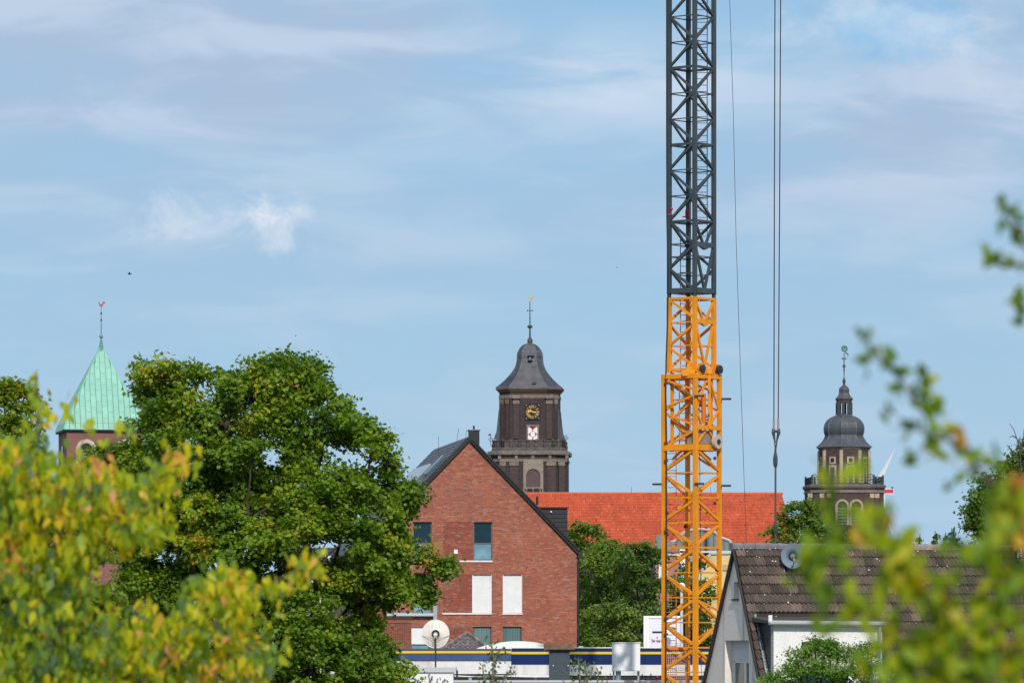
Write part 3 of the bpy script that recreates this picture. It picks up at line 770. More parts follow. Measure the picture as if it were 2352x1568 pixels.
# ================================================================ onion-domed tower (right)
def onion_tower():
    Y = 565.0; dx = lambda c: 1780+c*.3112; dy = lambda c: 775+c*.3112
    ctr = P(dx(510), 1000, Y+3); th = math.radians(4); fr = Frame(ctr.x, ctr.y, th)
    t = thing('church_tower', 'brick church tower with dark onion dome and open lantern, rightmost of the three towers', 'church tower', (ctr.x, ctr.y, 0), th)
    s = .3112*ctr.y/F; R = lambda r: r*s; Z = lambda c: fr.on(dx(510), dy(c)).z
    oc = ngon(8, math.radians(22.5+8)); K = 1/math.cos(math.radians(22.5))*.975
    M_ob = mat('brown_brick', [(0, (.062, .042, .044)), (1, (.09, .055, .053))], rough=.9, noise=(1.4, .3, 3))
    MB().loft(oc, [(Z(1100), R(178)*K), (Z(815), R(176)*K)]).build('upper_wall', M_ob, t)
    prof = [(812, 200), (806, 196), (790, 176), (770, 158), (750, 145), (735, 137), (722, 134), (712, 138), (695, 143), (670, 144), (648, 140), (628, 132), (610, 118), (594, 98), (582, 72), (577, 58)]
    d = MB().loft(oc, [(Z(y), R(r)*1.03) for y, r in prof]).build('dome', M_lead, t)
    b = MB()
    for (cx, cy) in oc: b.path([(cx*R(r)*1.03, cy*R(r)*1.03, Z(y)) for y, r in prof], [.07]*len(prof), 5)
    b.build('hip_roll', mat('lead', [(0, (.10, .11, .135))], rough=.4), d)
    # seams on each face
    b = MB()
    for i in range(8):
        for f_ in (.25, .5, .75):
            x = oc[i][0]*(1-f_)+oc[(i+1) % 8][0]*f_; y = oc[i][1]*(1-f_)+oc[(i+1) % 8][1]*f_
            b.path([(x*R(r)*1.032, y*R(r)*1.032, Z(yy)) for yy, r in prof], [.02]*len(prof), 4)
    b.build('standing_seams', M_lead, d)
    MB().loft(oc, [(Z(582), R(62)), (Z(566), R(60))]).build('lantern_base', M_lead, t)
    for (cx, cy) in oc: MB().box(cx*R(52)-.15, cx*R(52)+.15, cy*R(52)-.15, cy*R(52)+.15, Z(566), Z(480)).build('lantern_post', M_iron, t)
    MB().loft(oc, [(Z(482), R(56)), (Z(470), R(58)), (Z(460), R(62)), (Z(455), R(66))]).build('lantern_cornice', mat('dark_wood', [(0, (.09, .065, .06))]), t)
    pr2 = [(454, 68), (446, 62), (432, 48), (420, 42), (408, 37), (396, 38), (384, 39), (372, 34), (362, 26), (354, 15), (346, 8)]
    MB().loft(oc, [(Z(y), R(r)) for y, r in pr2]).build('lantern_roof', M_lead, t)
    b = MB(); b.loft(ngon(8), [(Z(350), R(6)), (Z(335), R(10)), (Z(318), R(13)), (Z(304), R(8)), (Z(295), R(3)), (Z(250), R(4)), (Z(225), R(5)), (Z(110), R(2.5))]); b.ball((0, 0, Z(210)), R(12)); b.ball((0, 0, Z(238)), R(7)); fn = b.build('finial', mat('finial_lead', [(0, (.06, .075, .07))], rough=.4), t)
    v = MB(); v.bar((-R(18), 0, Z(155)), (R(18), 0, Z(155)), .045, 5); v.bar((-R(13), 0, Z(165)), (-R(13), 0, Z(145)), .04, 5); v.bar((R(13), 0, Z(165)), (R(13), 0, Z(145)), .04, 5)
    v.build('cross', M_iron, fn)
    w = MB(); prev = None; zc = Z(82)
    for k in range(17):
        a = 2*math.pi*k/16; pt = Vector((R(3)+R(18)*math.cos(a), 0, zc+R(18)*math.sin(a)))
        if prev: w.bar(prev, pt, .11, 5)
        prev = pt
    w.disc((R(3), -.04, zc), R(8), 10, depth=.08)
    for k in range(4):
        a = math.pi/4+k*math.pi/2; w.bar((R(3), 0, zc), (R(3)+R(18)*math.cos(a), 0, zc+R(18)*math.sin(a)), .03, 4)
    w.prism([(R(8), Z(104)), (R(26), Z(112)), (R(34), Z(126)), (R(30), Z(142)), (R(22), Z(124)), (R(6), Z(116))], -.04, .04); w.build('wheel_vane', mat('vane_green', [(0, (.08, .20, .17))], rough=.5), t)
    # cornice, pilasters
    MB().loft(oc, [(Z(830), R(179)*K), (Z(822), R(184)*K), (Z(812), R(190)*K)]).build('cornice', mat('sooty_stone', [(0, (.17, .13, .11))]), t)
    M_pst = mat('pilaster_stone', [(0, (.42, .34, .27))], rough=.85, noise=(1.8, .3), streak=((.2, .15, .12), .5, 1.5, .5))
    for (cx, cy) in oc:
        c = Vector((cx, cy, 0)); mb = MB(); c = c*R(177)*K; b_ = R(15)
        mb.loft(ngon(8, math.radians(8)), [(Z(1075), b_), (Z(1050), b_), (Z(835), b_*.95)], cx=c.x*.985, cy=c.y*.985); p = mb.build('pilaster', M_pst, t)
    def facept(i, u, z, out=0.0):
        A = Vector((*oc[i], 0)); B = Vector((*oc[(i+1) % 8], 0)); nrm = (A+B).normalized(); return (A.lerp(B, u))*R(177)*K+nrm*out+Vector((0, 0, z)), (B-A).normalized(), nrm
    def panel(i, u, z0, z1, w, pr, nm, m_, arch=False):
        p, tx, nr = facept(i, u, 0, pr); mb = MB()
        pts = [(-w, z0), (w, z0), (w, z1), (-w, z1)]
        if arch: pts = [(-w, z0), (w, z0)]+[(w*math.cos(a), z1-w+w*math.sin(a)) for a in [math.pi*k/8 for k in range(9)]]
        n = len(pts); vs = [p+tx*x-nr*.3+Vector((0, 0, z)) for x, z in pts]+[p+tx*x+Vector((0, 0, z)) for x, z in pts]
        mb.add(vs, [tuple(range(n, 2*n))]+[(k, (k+1) % n, n+(k+1) % n, n+k) for k in range(n)]); return mb.build(nm, m_, t)
    for i in range(8):
        zc = Z(910)
        panel(i, .5, zc-.42, zc+.42, .42, .05, 'oculus_surround', M_pst); panel(i, .5, zc-.24, zc+.24, .22, .07, 'oculus', M_black)
        panel(i, .5, Z(1075), Z(945), .52, .05, 'door_surround', M_pst, False); panel(i, .5, Z(1075), Z(960), .28, .07, 'door', mat('door_green', [(0, (.09, .11, .08))]))
    # gallery
    lo = chamfer(.70)
    MB().loft(lo, [(0, R(272)), (Z(1125), R(268))]).build('lower_wall', M_ob, t)
    MB().loft(lo, [(Z(1126), R(270)), (Z(1112), R(282)), (Z(1098), R(284)), (Z(1090), R(272))]).build('cornice', mat('gallery_stone', [(0, (.14, .12, .12))], rough=.9, noise=(2, .3)), t)
    MB().loft(lo, [(Z(1152), R(270)), (Z(1150), R(275)), (Z(1134), R(275)), (Z(1132), R(270))]).build('stone_band', M_stone, t)
    rl = MB(); rp = R(262)
    for i in range(8):
        A = Vector((*lo[i], 0))*rp; B = Vector((*lo[(i+1) % 8], 0))*rp
        for zz in (1088, 1060, 1035): rl.bar(A+Vector((0, 0, Z(zz))), B+Vector((0, 0, Z(zz))), .05, 5)
        n = max(2, int((B-A).length/.42))
        for j in range(n+1):
            c = A.lerp(B, j/n); rl.bar(c+Vector((0, 0, Z(1088))), c+Vector((0, 0, Z(1035))), .03, 4)
        rl.bar(A+Vector((0, 0, Z(1092))), A+Vector((0, 0, Z(1020))), .12, 5)
    rl.build('railing', mat('green_iron', [(0, (.035, .06, .07))]), t)
    for (cx, rr) in ((292, 24), (706, 26)):
        q = fr.on(dx(cx), dy(1015), -2.5); v = MB(); prev = None
        for k in range(9):
            a = math.pi*k/8; pt = Vector((q.x+R(rr)*math.cos(a), q.y, q.z-.3+R(rr)*math.sin(a)))
            if prev: v.bar(prev, pt, .06, 5)
            prev = pt
        v.build('iron_hoop', mat('green_iron', [(0, (.035, .06, .07))]), t)
    # stone capitals, twin arched belfry opening
    yl = -R(269)
    for cxm in (258, 345, 400, 715, 752):
        p = fr.on(dx(cxm), 1100, yl).x
        MB().box(p-R(13), p+R(13), yl-.15, yl, 0, Z(1190)).build('pilaster', M_ob, t)
        MB().box(p-R(16), p+R(16), yl-.22, yl, Z(1190), Z(1158)).build('capital', M_pst, t)
    for cxm in (496, 600):
        p = fr.on(dx(cxm), 1100, yl); w = R(35); ac = MB(); arch_ring(ac, p.x-w, p.x+w, Z(1390), Z(1215), R(16), yl-.14, yl)
        sr = ac.build('window_surround', M_pst, t)
        MB().prism(arch_poly(p.x-w, p.x+w, Z(1390), Z(1215)), yl-.03, yl+.04).build('opening', M_black, sr)
        z = Z(1388); lm = MB(); lm.add([(p.x-w+.03, yl-.10, 0), (p.x+w-.03, yl-.10, 0), (p.x+w-.03, yl-.04, .2), (p.x-w+.03, yl-.04, .2)], [(0, 1, 2, 3)]); me = lm.mesh('louvre', mat('louvre_green', [(0, (.13, .17, .13))]))
        while z < Z(1262): inst(me, 'louvre', sr, (0, 0, z)); z += .36
onion_tower()

# ================================================================ nave with orange roof
def nave():
    Y = 548.0; th = math.radians(0.6)
    o = P(1207, 1133, Y); fr = Frame(o.x, o.y, th)
    t = thing('church_nave', 'long church nave under a bright orange-red tiled roof', 'church', (o.x, o.y, 0), th)
    b = fr.on(1795, 1138); Ln = b.x; zr = o.z; rise = 6.6; run = 5.8; x0 = -9.0
    core = MB(); zE = zr-rise
    core.add([(x0, 0, zr), (Ln, 0, zr), (Ln+1.6, -run, zE), (x0, -run, zE), (x0, run, zE), (Ln+1.6, run, zE)], [(3, 2, 1, 0), (0, 1, 5, 4), (2, 5, 1), (4, 3, 0), (3, 4, 5, 2)])
    M_or = mat('orange_tile', [(0, (.44, .088, .046)), (.25, (.53, .108, .052)), (.8, (.60, .135, .063)), (1, (.66, .18, .10))], rough=.8, noise=(.55, .16), streak=((.40, .09, .055), .4, .35, .6))
    roof = core.build('roof', mat('orange_base', [(0, (.22, .035, .02))], rough=.9), t)
    sl = math.hypot(run, rise); dn = Vector((0, -run/sl, -rise/sl)); nn = Vector((0, -rise/sl, run/sl))
    tl = MB(); w, ex = .235, .235
    rows = int(sl/ex); n = 0
    for i in range(rows):
        f = (i+1)*ex/sl; xe = Ln+1.6*f
        c0 = Vector((0, 0, zr))+dn*(i+1)*ex
        x = x0
        while x < xe-.05:
            wv = min(w, xe-x)*.9; z = c0+Vector((x+rnd.uniform(-.008, .008), 0, 0)); t_ = min(1, max(0, rnd.gauss(.5, .25)))
            u = -dn*ex*1.0; h0 = nn*.11; h1 = nn*.015
            vs = [z+h0*.35, z+Vector((wv*.45, 0, 0))+h0*1.2, z+Vector((wv, 0, 0))+h0*.35, z+u+h1*.4, z+u+Vector((wv*.45, 0, 0))+h1*2.2, z+u+Vector((wv, 0, 0))+h1*.4, z, z+Vector((wv, 0, 0))]
            tl.add(vs, [(0, 1, 4, 3), (1, 2, 5, 4), (6, 7, 2, 1, 0)], t_); x += w; n += 1
    tl.build('roof_tiles', M_or, roof, kind='stuff')
    # ridge tiles
    rd = MB(); rd.loft([(0, 0)]*0 or ngon(6), [(0, .13), (.38, .15)]); 
    rm = MB(); rm.bar((0, 0, 0), (.40, 0, 0), .13, 6, .15, tint=.6); me = rm.mesh('ridge_tile', M_or)
    x = x0
    while x < Ln: inst(me, 'ridge_tile', roof, (x, 0, zr+.02)); x += .42
    wl = MB(); wl.box(x0, Ln+1.2, -run+.5, run-.5, 0, zE-.02); wl.build('wall', M_dbrick, t)
    MB().bar((x0, -run-.05, zE-.02), (Ln+1.6, -run-.05, zE-.02), .12, 6).build('gutter', mat('gutter_grey', [(0, (.25, .26, .27))]), t)
    for k in range(3):
        xx = x0+12+k*9; MB().box(xx-.02, xx+.02, -.02, .02, zr, zr+.8).build('lightning_rod', M_iron, t)
nave()

# ================================================================ zinc-roofed building and yellow building
def zinc_building():
    Y = 420.0; o = P(1605, 1300, Y); fr = Frame(o.x, o.y, 0)
    t = thing('curved_gable_building', 'brick building with curved grey zinc roof behind the crane mast', 'building', (o.x, o.y, 0))
    f = lambda cx, cy, d=0: fr.on(1177.1+cx*.2686, 1091+cy*.2686, d)
    M_z = mat('zinc_roof', [(0, (.15, .18, .20)), (1, (.21, .24, .26))], rough=.5, noise=(1.2, .15), streak=((.24, .28, .30), .5, 1.5, .3))
    M_zr = mat('zinc_rim', [(0, (.45, .50, .52))], rough=.5)
    out = [(1345, 650), (1345, 580), (1385, 560), (1425, 520), (1475, 485), (1530, 466), (1600, 460), (1680, 464), (1735, 490), (1762, 520), (1800, 538), (1850, 555), (1875, 585), (1895, 605), (1930, 612), (1930, 650)]
    pl = [(f(a, b).x, f(a, b).z) for a, b in out]
    zr = MB(); zr.prism(pl[::-1], 0, 5.0, tint=.3); rf = zr.build('roof', M_z, t)
    rim = MB(); rim.path([(x, -.06, z) for x, z in pl[1:-1]], [.11]*(len(pl)-2), 5); rim.build('roof_rim', M_zr, rf)
    for k in range(13):
        cx = 1370+k*44; topz = None
        for (p, q) in zip(out[:-1], out[1:]):
            if p[0] <= cx <= q[0] and p[0] != q[0]: topz = p[1]+(q[1]-p[1])*(cx-p[0])/(q[0]-p[0])
        a = f(cx, 645); b = f(cx, topz+6); MB().box(a.x-.03, a.x+.03, -.06, 0, a.z, b.z).build('seam', mat('zinc_seam', [(0, (.10, .12, .135))]), rf)
    a = f(1655, 700); MB().box(a.x-.12, a.x+.12, -.1, 0, a.z, a.z+2.6).build('vent_slot', M_black, rf)
    a = f(1345, 662); b = f(1930, 646); MB().box(a.x, b.x, -.35, 5, a.z, b.z).build('cornice', mat('cream_cornice', [(0, (.6, .6, .55))]), t)
    MB().box(a.x+.1, b.x, 0, 5, 0, a.z-.003).build('wall', mat('grey_plaster', [(0, (.30, .31, .33))], rough=.9, noise=(1, .2)), t)
    # left wing: brick with its own small zinc hood
    a = f(1218, 2000); b = f(1425, 655); c = f(1268, 560)
    M_rb = mat('rose_brick', [(0, (.33, .20, .17))], rough=.9, noise=(2, .25, 4))
    MB().box(a.x, b.x, -1.0, -.01, 0, b.z).build('wing_wall', M_rb, t)
    p = [f(*q) for q in ((1216, 600), (1228, 520), (1240, 508), (1268, 510), (1268, 560), (1425, 575), (1425, 655), (1216, 655))]
    MB().prism([(q.x, q.z) for q in p][::-1], -1.1, -.02).build('hood', M_z, t)
    MB().prism([(f(a_, b_).x, f(a_, b_).z) for a_, b_ in ((1355, 580), (1385, 575), (1385, 660), (1355, 660))][::-1], -1.3, -1.11).build('chimney', M_rb, t)
    for cx in (1250, 1300, 1440):
        a = f(cx, 900, -1); b = f(cx+26, 700, -1); window(t, (a.x, b.x, a.z, b.z), -1.05, frame=M_white, fw=.12, pane=M_glass_pale)
    a = f(1430, 790); b = f(1480, 630); MB().box(a.x, b.x, -.35, -.02, a.z, b.z).build('white_panel', M_white, t)
    # band corners
    a = f(1212, 690); b = f(1425, 676); MB().box(a.x-.1, b.x, -1.15, -.01, a.z, b.z).build('stone_band', M_dirtywhite, t)
zinc_building()
def yellow_building():
    Y = 400.0; o = P(1660, 1300, Y)
    fr = Frame(o.x, o.y, 0); f = lambda cx, cy, d=0: fr.on(1177.1+cx*.2686, 1091+cy*.2686, d)
    t = thing('yellow_building', 'pale yellow rendered house end wall behind the crane mast', 'house', (o.x, o.y, 0))
    pts = [(1560, 1020), (1600, 860), (1655, 730), (1695, 668), (2050, 660)]
    pl = [(f(a, b).x, f(a, b).z) for a, b in pts]; xl, xr = pl[0][0], pl[-1][0]
    MB().prism([(xl, 0), (xr, 0)]+[pl[-1]]+pl[:-1][::-1], 0, 9).build('wall', mat('yellow_render', [(0, (.66, .52, .24))], rough=.9, noise=(.8, .1), streak=((.50, .38, .18), .5, .8, .5)), t)
    c = MB()
    for a, b in zip(pl[:-1], pl[1:]): c.bar((a[0], -.05, a[1]), (b[0], -.05, b[1]), .12, 5)
    c.build('coping', mat('pale_blue_metal', [(0, (.42, .5, .55))]), t)
    a = f(1700, 1015); MB().box(a.x, a.x+3, -.02, 0, a.z-.1, a.z).build('band', M_dirtywhite, t)
    # stain of the old chimney
    for (cx, cy) in ((1800, 760),):
        a = f(cx, cy); MB().box(a.x, a.x+.5, -.12, 0, a.z-.5, a.z).build('vent', mat('tan', [(0, (.5, .36, .2))]), t)
yellow_building()
# ================================================================ tower crane
def crane():
    Y = 215.0; k = Y/F; cxp = 1588.5
    c0 = P(cxp, 1470, Y)
    t = thing('tower_crane', 'tower crane mast, dark grey lattice above and orange-yellow lattice below', 'crane', (c0.x, c0.y, 0))
    Z = lambda py: CZ+(HZ-py)*k
    M_gr = mat('grey_crane_paint', [(0, (.050, .066, .080))], rough=.5, noise=(1.5, .25))
    M_ye = mat('yellow_crane_paint', [(0, (.75, .262, .008)), (1, (.80, .31, .010))], rough=.42, noise=(1.2, .14), streak=((.50, .15, .02), .35, 3, .6))
    M_rung = mat('orange_bar', [(0, (.62, .17, .03))], rough=.5)
    fi = math.radians(6)
    def corner(i, R):   # 0 left 1 near 2 right 3 rear
        d = [(-math.cos(fi), -math.sin(fi)), (math.sin(fi), -math.cos(fi)), (math.cos(fi), math.sin(fi)), (-math.sin(fi), math.cos(fi))][i]
        return Vector((d[0]*R*k, d[1]*R*k, 0))
    def sqbar(name, p, q, w, m, parent, ang=math.pi/4+fi):
        """square hollow section"""
        b = MB(); p, q = Vector(p), Vector(q)
        b.bar(p, q, w*.7071, 4); o = b.build(name, m, parent); return o
    def post(i, R, z0, z1, w, m, parent, name='chord'):
        c = corner(i, R); b = MB(); sh = [(math.cos(fi+math.pi/4*0+math.pi/2*j)*w*.7071, math.sin(fi+math.pi/2*j)*w*.7071) for j in range(4)]
        # corner sections stand with their faces parallel to the faces of the mast
        b.loft(sh, [(z0, 1), (z1, 1)], cx=c.x, cy=c.y); return b.build(name, m, parent)
    def sec(name, label=None):
        return put(name, None, t, label=label)
    def tie(i, ya, j, yb, R, w, m, parent, name='diagonal', inset=.0):
        return sqbar(name, corner(i, R-inset)+Vector((0, 0, Z(ya))), corner(j, R-inset)+Vector((0, 0, Z(yb))), w, m, parent)
    # --- grey mast
    s = sec('grey_mast', 'dark grey upper part of the mast')
    R = 51.5; top = -260
    for i in range(4): post(i, R, Z(676), Z(top), .165, M_gr, s)
    y = 508-117.4*6.5; lr = []
    yy = 508.0; i = 0
    nodes = []
    while yy > top: nodes.append(yy); yy -= 58.7
    # nodes alternate: even -> left/right, odd -> near/rear
    for n in range(len(nodes)-1):
        a, b = nodes[n], nodes[n+1]
        if n % 2 == 0: prs = [(0, 1), (2, 1), (0, 3), (2, 3)]
        else: prs = [(1, 0), (1, 2), (3, 0), (3, 2)]
        for (p, q) in prs: tie(p, a, q, b, R, .095 if 1 in (p, q) else .08, M_gr, s)
        thick = n % 3 == 0
        for (p, q) in ((0, 1), (1, 2), (2, 3), (3, 0)):
            tie(p, a+2, q, a+2, R, .10 if thick else .045, M_gr, s, 'crossbar')
    # connection section
    for (p, q, a, b) in ((0, 1, 508, 565), (1, 0, 565, 618), (0, 1, 618, 668), (0, 3, 508, 565), (3, 0, 565, 618), (0, 3, 618, 668), (3, 2, 565, 508), (2, 3, 618, 565), (3, 2, 668, 618)):
        tie(p, a, q, b, R, .10, M_gr, s)
    for (p, q) in ((0, 1), (1, 2), (2, 3), (3, 0)):
        sqbar('ring_beam', corner(p, R)+Vector((0, 0, Z(669))), corner(q, R)+Vector((0, 0, Z(669))), .22, M_gr, s)
        tie(p, 591, q, 591, R, .045, M_gr, s, 'crossbar')
        if (p, q) != (1, 2): tie(p, 562, q, 562, R, .045, M_gr, s, 'crossbar'); tie(p, 630, q, 630, R, .045, M_gr, s, 'crossbar')
    def vpanel(parent, m, R, ytop, ybeam, ybot, w, bh):
        A = corner(1, R); B = corner(2, R); mid = (A+B)/2
        v = lambda c, y: c+Vector((0, 0, Z(y)))
        b = MB(); d = (B-A).normalized(); nr = Vector((d.y, -d.x, 0))
        zz0, zz1 = Z(ybeam+bh/2), Z(ybeam-bh/2)
        pts = [A, B]; b.add([(p_+nr*o_)+Vector((0, 0, z_)) for z_ in (zz0, zz1) for p_, o_ in ((A, .07), (B, .07), (B, -.07), (A, -.07))], [(0,1,5,4),(1,2,6,5),(2,3,7,6),(3,0,4,7),(4,5,6,7),(3,2,1,0)])
        b.add([(mid-d*.3+nr*.08)+Vector((0, 0, zz0)), (mid+d*.3+nr*.08)+Vector((0, 0, zz0)), mid+nr*.08+Vector((0, 0, zz0-.12)), (mid-d*.3-nr*.08)+Vector((0, 0, zz0)), (mid+d*.3-nr*.08)+Vector((0, 0, zz0)), mid-nr*.08+Vector((0, 0, zz0-.12))], [(0, 1, 2), (3, 5, 4), (0, 2, 5, 3), (2, 1, 4, 5)])
        b.build('lug_beam', m, parent)
        sqbar('diagonal', v(A, ytop), v(mid-d*.12, ybeam-bh/2+1), w, m, parent); sqbar('diagonal', v(B, ytop), v(mid+d*.12, ybeam-bh/2+1), w, m, parent)
        sqbar('diagonal', v(A+d*.06, ybeam+bh/2), v(mid-d*.03, ybot), w, m, parent); sqbar('diagonal', v(B-d*.06, ybeam+bh/2), v(mid+d*.03, ybot), w, m, parent)
    vpanel(s, M_gr, R, 512, 564, 664, .10, 11)
    def ladder(parent, m, xa, xb, Yo, y0, y1, step, r=.022, rr=.016):
        lad = put('ladder', None, parent)
        xa = (xa-cxp)*k; xb = (xb-cxp)*k
        for x in (xa, xb): MB().bar((x, Yo, Z(y0)), (x, Yo, Z(y1)), r, 5).build('rail', m, lad)
        rm = MB().bar((xa, Yo, 0), (xb, Yo, 0), rr, 5).mesh('rung', m); y = y0-4
        while y > y1: inst(rm, 'rung', lad, (0, 0, Z(y))); y -= step
    ladder(s, M_gr, 1600.5, 1625, .30, 560, top, 21.7/1.5)
    ladder(s, M_gr, 1563.5, 1584, .35, 672, 548, 14.5)
    # --- yellow upper section
    s = sec('yellow_section', 'orange-yellow section between the grey mast and the climbing frame')
    for i in range(4): post(i, R, Z(856), Z(684), .175, M_ye, s)
    for i in range(4):
        c = corner(i, R); b = MB(); b.bar(c+Vector((0, 0, Z(686))), c+Vector((0, 0, Z(675))), .09, 6); b.build('pin', M_iron, s)
    for (p, q) in ((0, 1), (1, 2), (2, 3), (3, 0)):
        tie(p, 687, q, 687, R, .11, M_ye, s, 'ring_beam'); tie(p, 850, q, 850, R, .12, M_ye, s, 'ring_beam')
        if (p, q) != (1, 2): tie(p, 741.5, q, 741.5, R, .045, M_ye, s, 'crossbar')
        tie(p, 795, q, 795, R, .045, M_ye, s, 'crossbar')
    for (p, q, a, b) in ((0, 1, 689, 734), (1, 0, 747, 794), (0, 1, 799, 845), (3, 0, 693, 738), (0, 3, 745, 792), (3, 0, 800, 848), (3, 2, 693, 738), (2, 3, 745, 792), (3, 2, 800, 845)):
        tie(p, a, q, b, R, .10, M_ye, s)
    vpanel(s, M_ye, R, 690, 739.5, 838, .10, 10)
    ladder(s, M_rung, 1563.5, 1584, .35, 856, 692, 13)
    # --- climbing frame
    s = sec('climbing_frame', 'wider orange climbing frame with hydraulic ram and pulleys')
    R2 = 64.5; v = lambda c, y: c+Vector((0, 0, Z(y)))
    for i in range(4): post(i, R2, Z(1037), Z(860), .17, M_ye, s)
    for (p, q) in ((0, 1), (1, 2), (2, 3), (3, 0)):
        for (y0, y1, nm) in ((871, 860.5, 'top_beam'), (1035.5, 1021.5, 'bottom_beam')):
            A, B = corner(p, R2), corner(q, R2); d = (B-A).normalized(); nr = Vector((d.y, -d.x, 0)); b = MB(); e = .07 if nm == 'top_beam' else 0
            b.add([(p_+nr*o_)+Vector((0, 0, z_)) for z_ in (Z(y0), Z(y1)) for p_, o_ in ((A-d*e, .1), (B+d*e, .1), (B+d*e, -.1), (A-d*e, -.1))], [(0,1,5,4),(1,2,6,5),(2,3,7,6),(3,0,4,7),(4,5,6,7),(3,2,1,0)]); b.build(nm, M_ye, s)
    b = MB(); A, B = corner(1, R2), corner(2, R2); d = (B-A).normalized(); nr = Vector((d.y, -d.x, 0))
    b.add([(p_+nr*o_)+Vector((0, 0, z_)) for z_ in (Z(988), Z(978)) for p_, o_ in ((A, .12), (B, .12), (B, -.05), (A, -.05))], [(0,1,5,4),(1,2,6,5),(2,3,7,6),(3,0,4,7),(4,5,6,7),(3,2,1,0)]); b.build('ram_beam', M_ye, s)
    for (p, q, a, b) in ((0, 1, 872, 898), (1, 0, 909, 937), (0, 1, 949, 979), (1, 0, 990, 1028), (0, 3, 872, 905), (3, 0, 905, 945), (0, 3, 945, 985), (3, 0, 985, 1022), (3, 2, 872, 905), (2, 3, 945, 905), (3, 2, 945, 985), (2, 3, 1022, 985)):
        tie(p, a, q, b, R2, .085, M_ye, s)
    mid = (A+B)/2
    for (u0, y0, u1, y1) in ((.45, 872, .02, 942), (.02, 942, .25, 976), (.62, 878, .97, 942), (.97, 942, .62, 976), (.42, 990, .05, 1021), (.55, 990, .80, 1015)):
        sqbar('diagonal', v(A.lerp(B, u0), y0), v(A.lerp(B, u1), y1), .085, M_ye, s)
    # inner mast seen through the frame
    Ri = 45
    for i in range(4): post(i, Ri, Z(1037), Z(856), .12, M_ye, s, 'inner_chord')
    yy = 872; n = 0
    while yy < 1020:
        for (p, q) in (((0, 1), (0, 3), (2, 3)) if n % 2 == 0 else ((1, 0), (3, 0), (3, 2))): tie(p, yy, q, yy+46, Ri, .075, M_ye, s)
        for (p, q) in ((0, 1), (1, 2), (2, 3), (3, 0)): tie(p, yy, q, yy, Ri, .04, M_rung, s, 'crossbar')
        yy += 46; n += 1
    ladder(s, M_rung, 1561, 1582, .35, 1030, 866, 13)
    M_ram = mat('ram_orange', [(0, (.62, .17, .02))], rough=.4)
    cm = mid+nr*.12
    MB().bar(v(cm, 985), v(cm, 866), .055, 8).build('hydraulic_ram', M_ye, s); MB().bar(v(cm-d*.09, 980), v(cm-d*.09, 868), .04, 8).build('ram_guide', M_ye, s)
    MB().bar(v(mid-d*.16-nr*.1, 975), v(mid-d*.16-nr*.1, 905), .11, 10).build('cylinder', M_ram, s)
    MB().bar(v(mid-d*.32-nr*.15, 935), v(mid-d*.22-nr*.15, 905), .06, 6).build('hose', mat('dark_red', [(0, (.30, .02, .02))]), s)
    for (u, y) in ((.40, 898), (.40, 952), (.36, 962)): MB().bar(v(A.lerp(B, u)+nr*.2, y+2), v(A.lerp(B, u)+nr*.2, y-2), .06, 8).build('coupling', mat('steel', [(0, (.3, .3, .31))], metal=.5, rough=.4), s)
    # grey box and cable drum
    gb = MB(); P0, P1 = A.lerp(B, .06)-nr*.05, A.lerp(B, .72)-nr*.05
    gb.add([p_+Vector((0, 0, z_)) for z_ in (Z(1020), Z(990)) for p_ in (P0, P1, P1-nr*.5, P0-nr*.5)], [(0,1,5,4),(1,2,6,5),(2,3,7,6),(3,0,4,7),(4,5,6,7),(3,2,1,0)]); gb.build('power_pack', mat('box_grey', [(0, (.26, .22, .20))], rough=.6, noise=(4, .2)), s)
    dc = A.lerp(B, .72)+nr*.16; q = v(dc, 1015)
    MB().bar(q, q+nr*.16, .31, 18).build('cable_drum', mat('drum_cream', [(0, (.52, .42, .34))], rough=.6), s); MB().bar(q+nr*.16, q+nr*.2, .12, 12).build('drum_hub', M_iron, s)
    for (u, r) in ((.17, .17), (.88, .20)):
        q = v(A.lerp(B, u)+nr*.1, 849); MB().bar(q, q+nr*.12, r, 16).build('pulley', M_iron, s); MB().bar(q+nr*.12, q+nr*.15, r*.3, 8).build('pulley_hub', M_iron, s)
        q = v(A.lerp(B, u)+nr*.05, 860); sqbar('bracket', q, q+Vector((0, 0, .45)), .16, M_ye, s)
    for (u, w_, h_) in ((.38, .3, .35), (.55, .25, .22), (.68, .2, .25)):
        q = A.lerp(B, u)+nr*.02; MB().box(q.x-w_/2, q.x+w_/2, q.y-.1, q.y+.12, Z(860), Z(860)+h_).build('bracket', M_ram if u > .6 else M_ye, s)
    q = corner(0, R2).lerp(corner(1, R2), .78)
    pl = MB(); pl.box(q.x-.28, q.x+.28, q.y-.12, q.y+.02, Z(866), Z(852)); pl.prism([(q.x-.12, Z(852)), (q.x+.12, Z(852)), (q.x+.06, Z(838)), (q.x-.06, Z(838))], q.y-.1, q.y+.01); pl.build('hinge_plate', M_ye, s)
    # --- yellow lower mast
    s = sec('yellow_mast', 'orange-yellow lower part of the mast')
    R3 = 64.0
    for i in range(4): post(i, R3, 0, Z(1037), .19 if i == 1 else .165, M_ye, s)
    lrn = 1086.5-113.5; n = 0; yy = 1029.0; zz = []
    while Z(yy) > .3: zz.append(yy); yy += 57.1
    for n in range(len(zz)-1):
        a, b = zz[n], zz[n+1]
        prs = [(1, 0), (1, 2), (3, 0), (3, 2)] if n % 2 == 0 else [(0, 1), (2, 1), (0, 3), (2, 3)]
        for (p, q) in prs: tie(p, a+4, q, b-4, R3, .108 if 1 in (p, q) else .09, M_ye, s)
        for (p, q) in ((0, 1), (1, 2), (2, 3), (3, 0)):
            if n: tie(p, a, q, a, R3, .08 if n in (2, 3, 4) else .05, M_ye, s, 'crossbar')
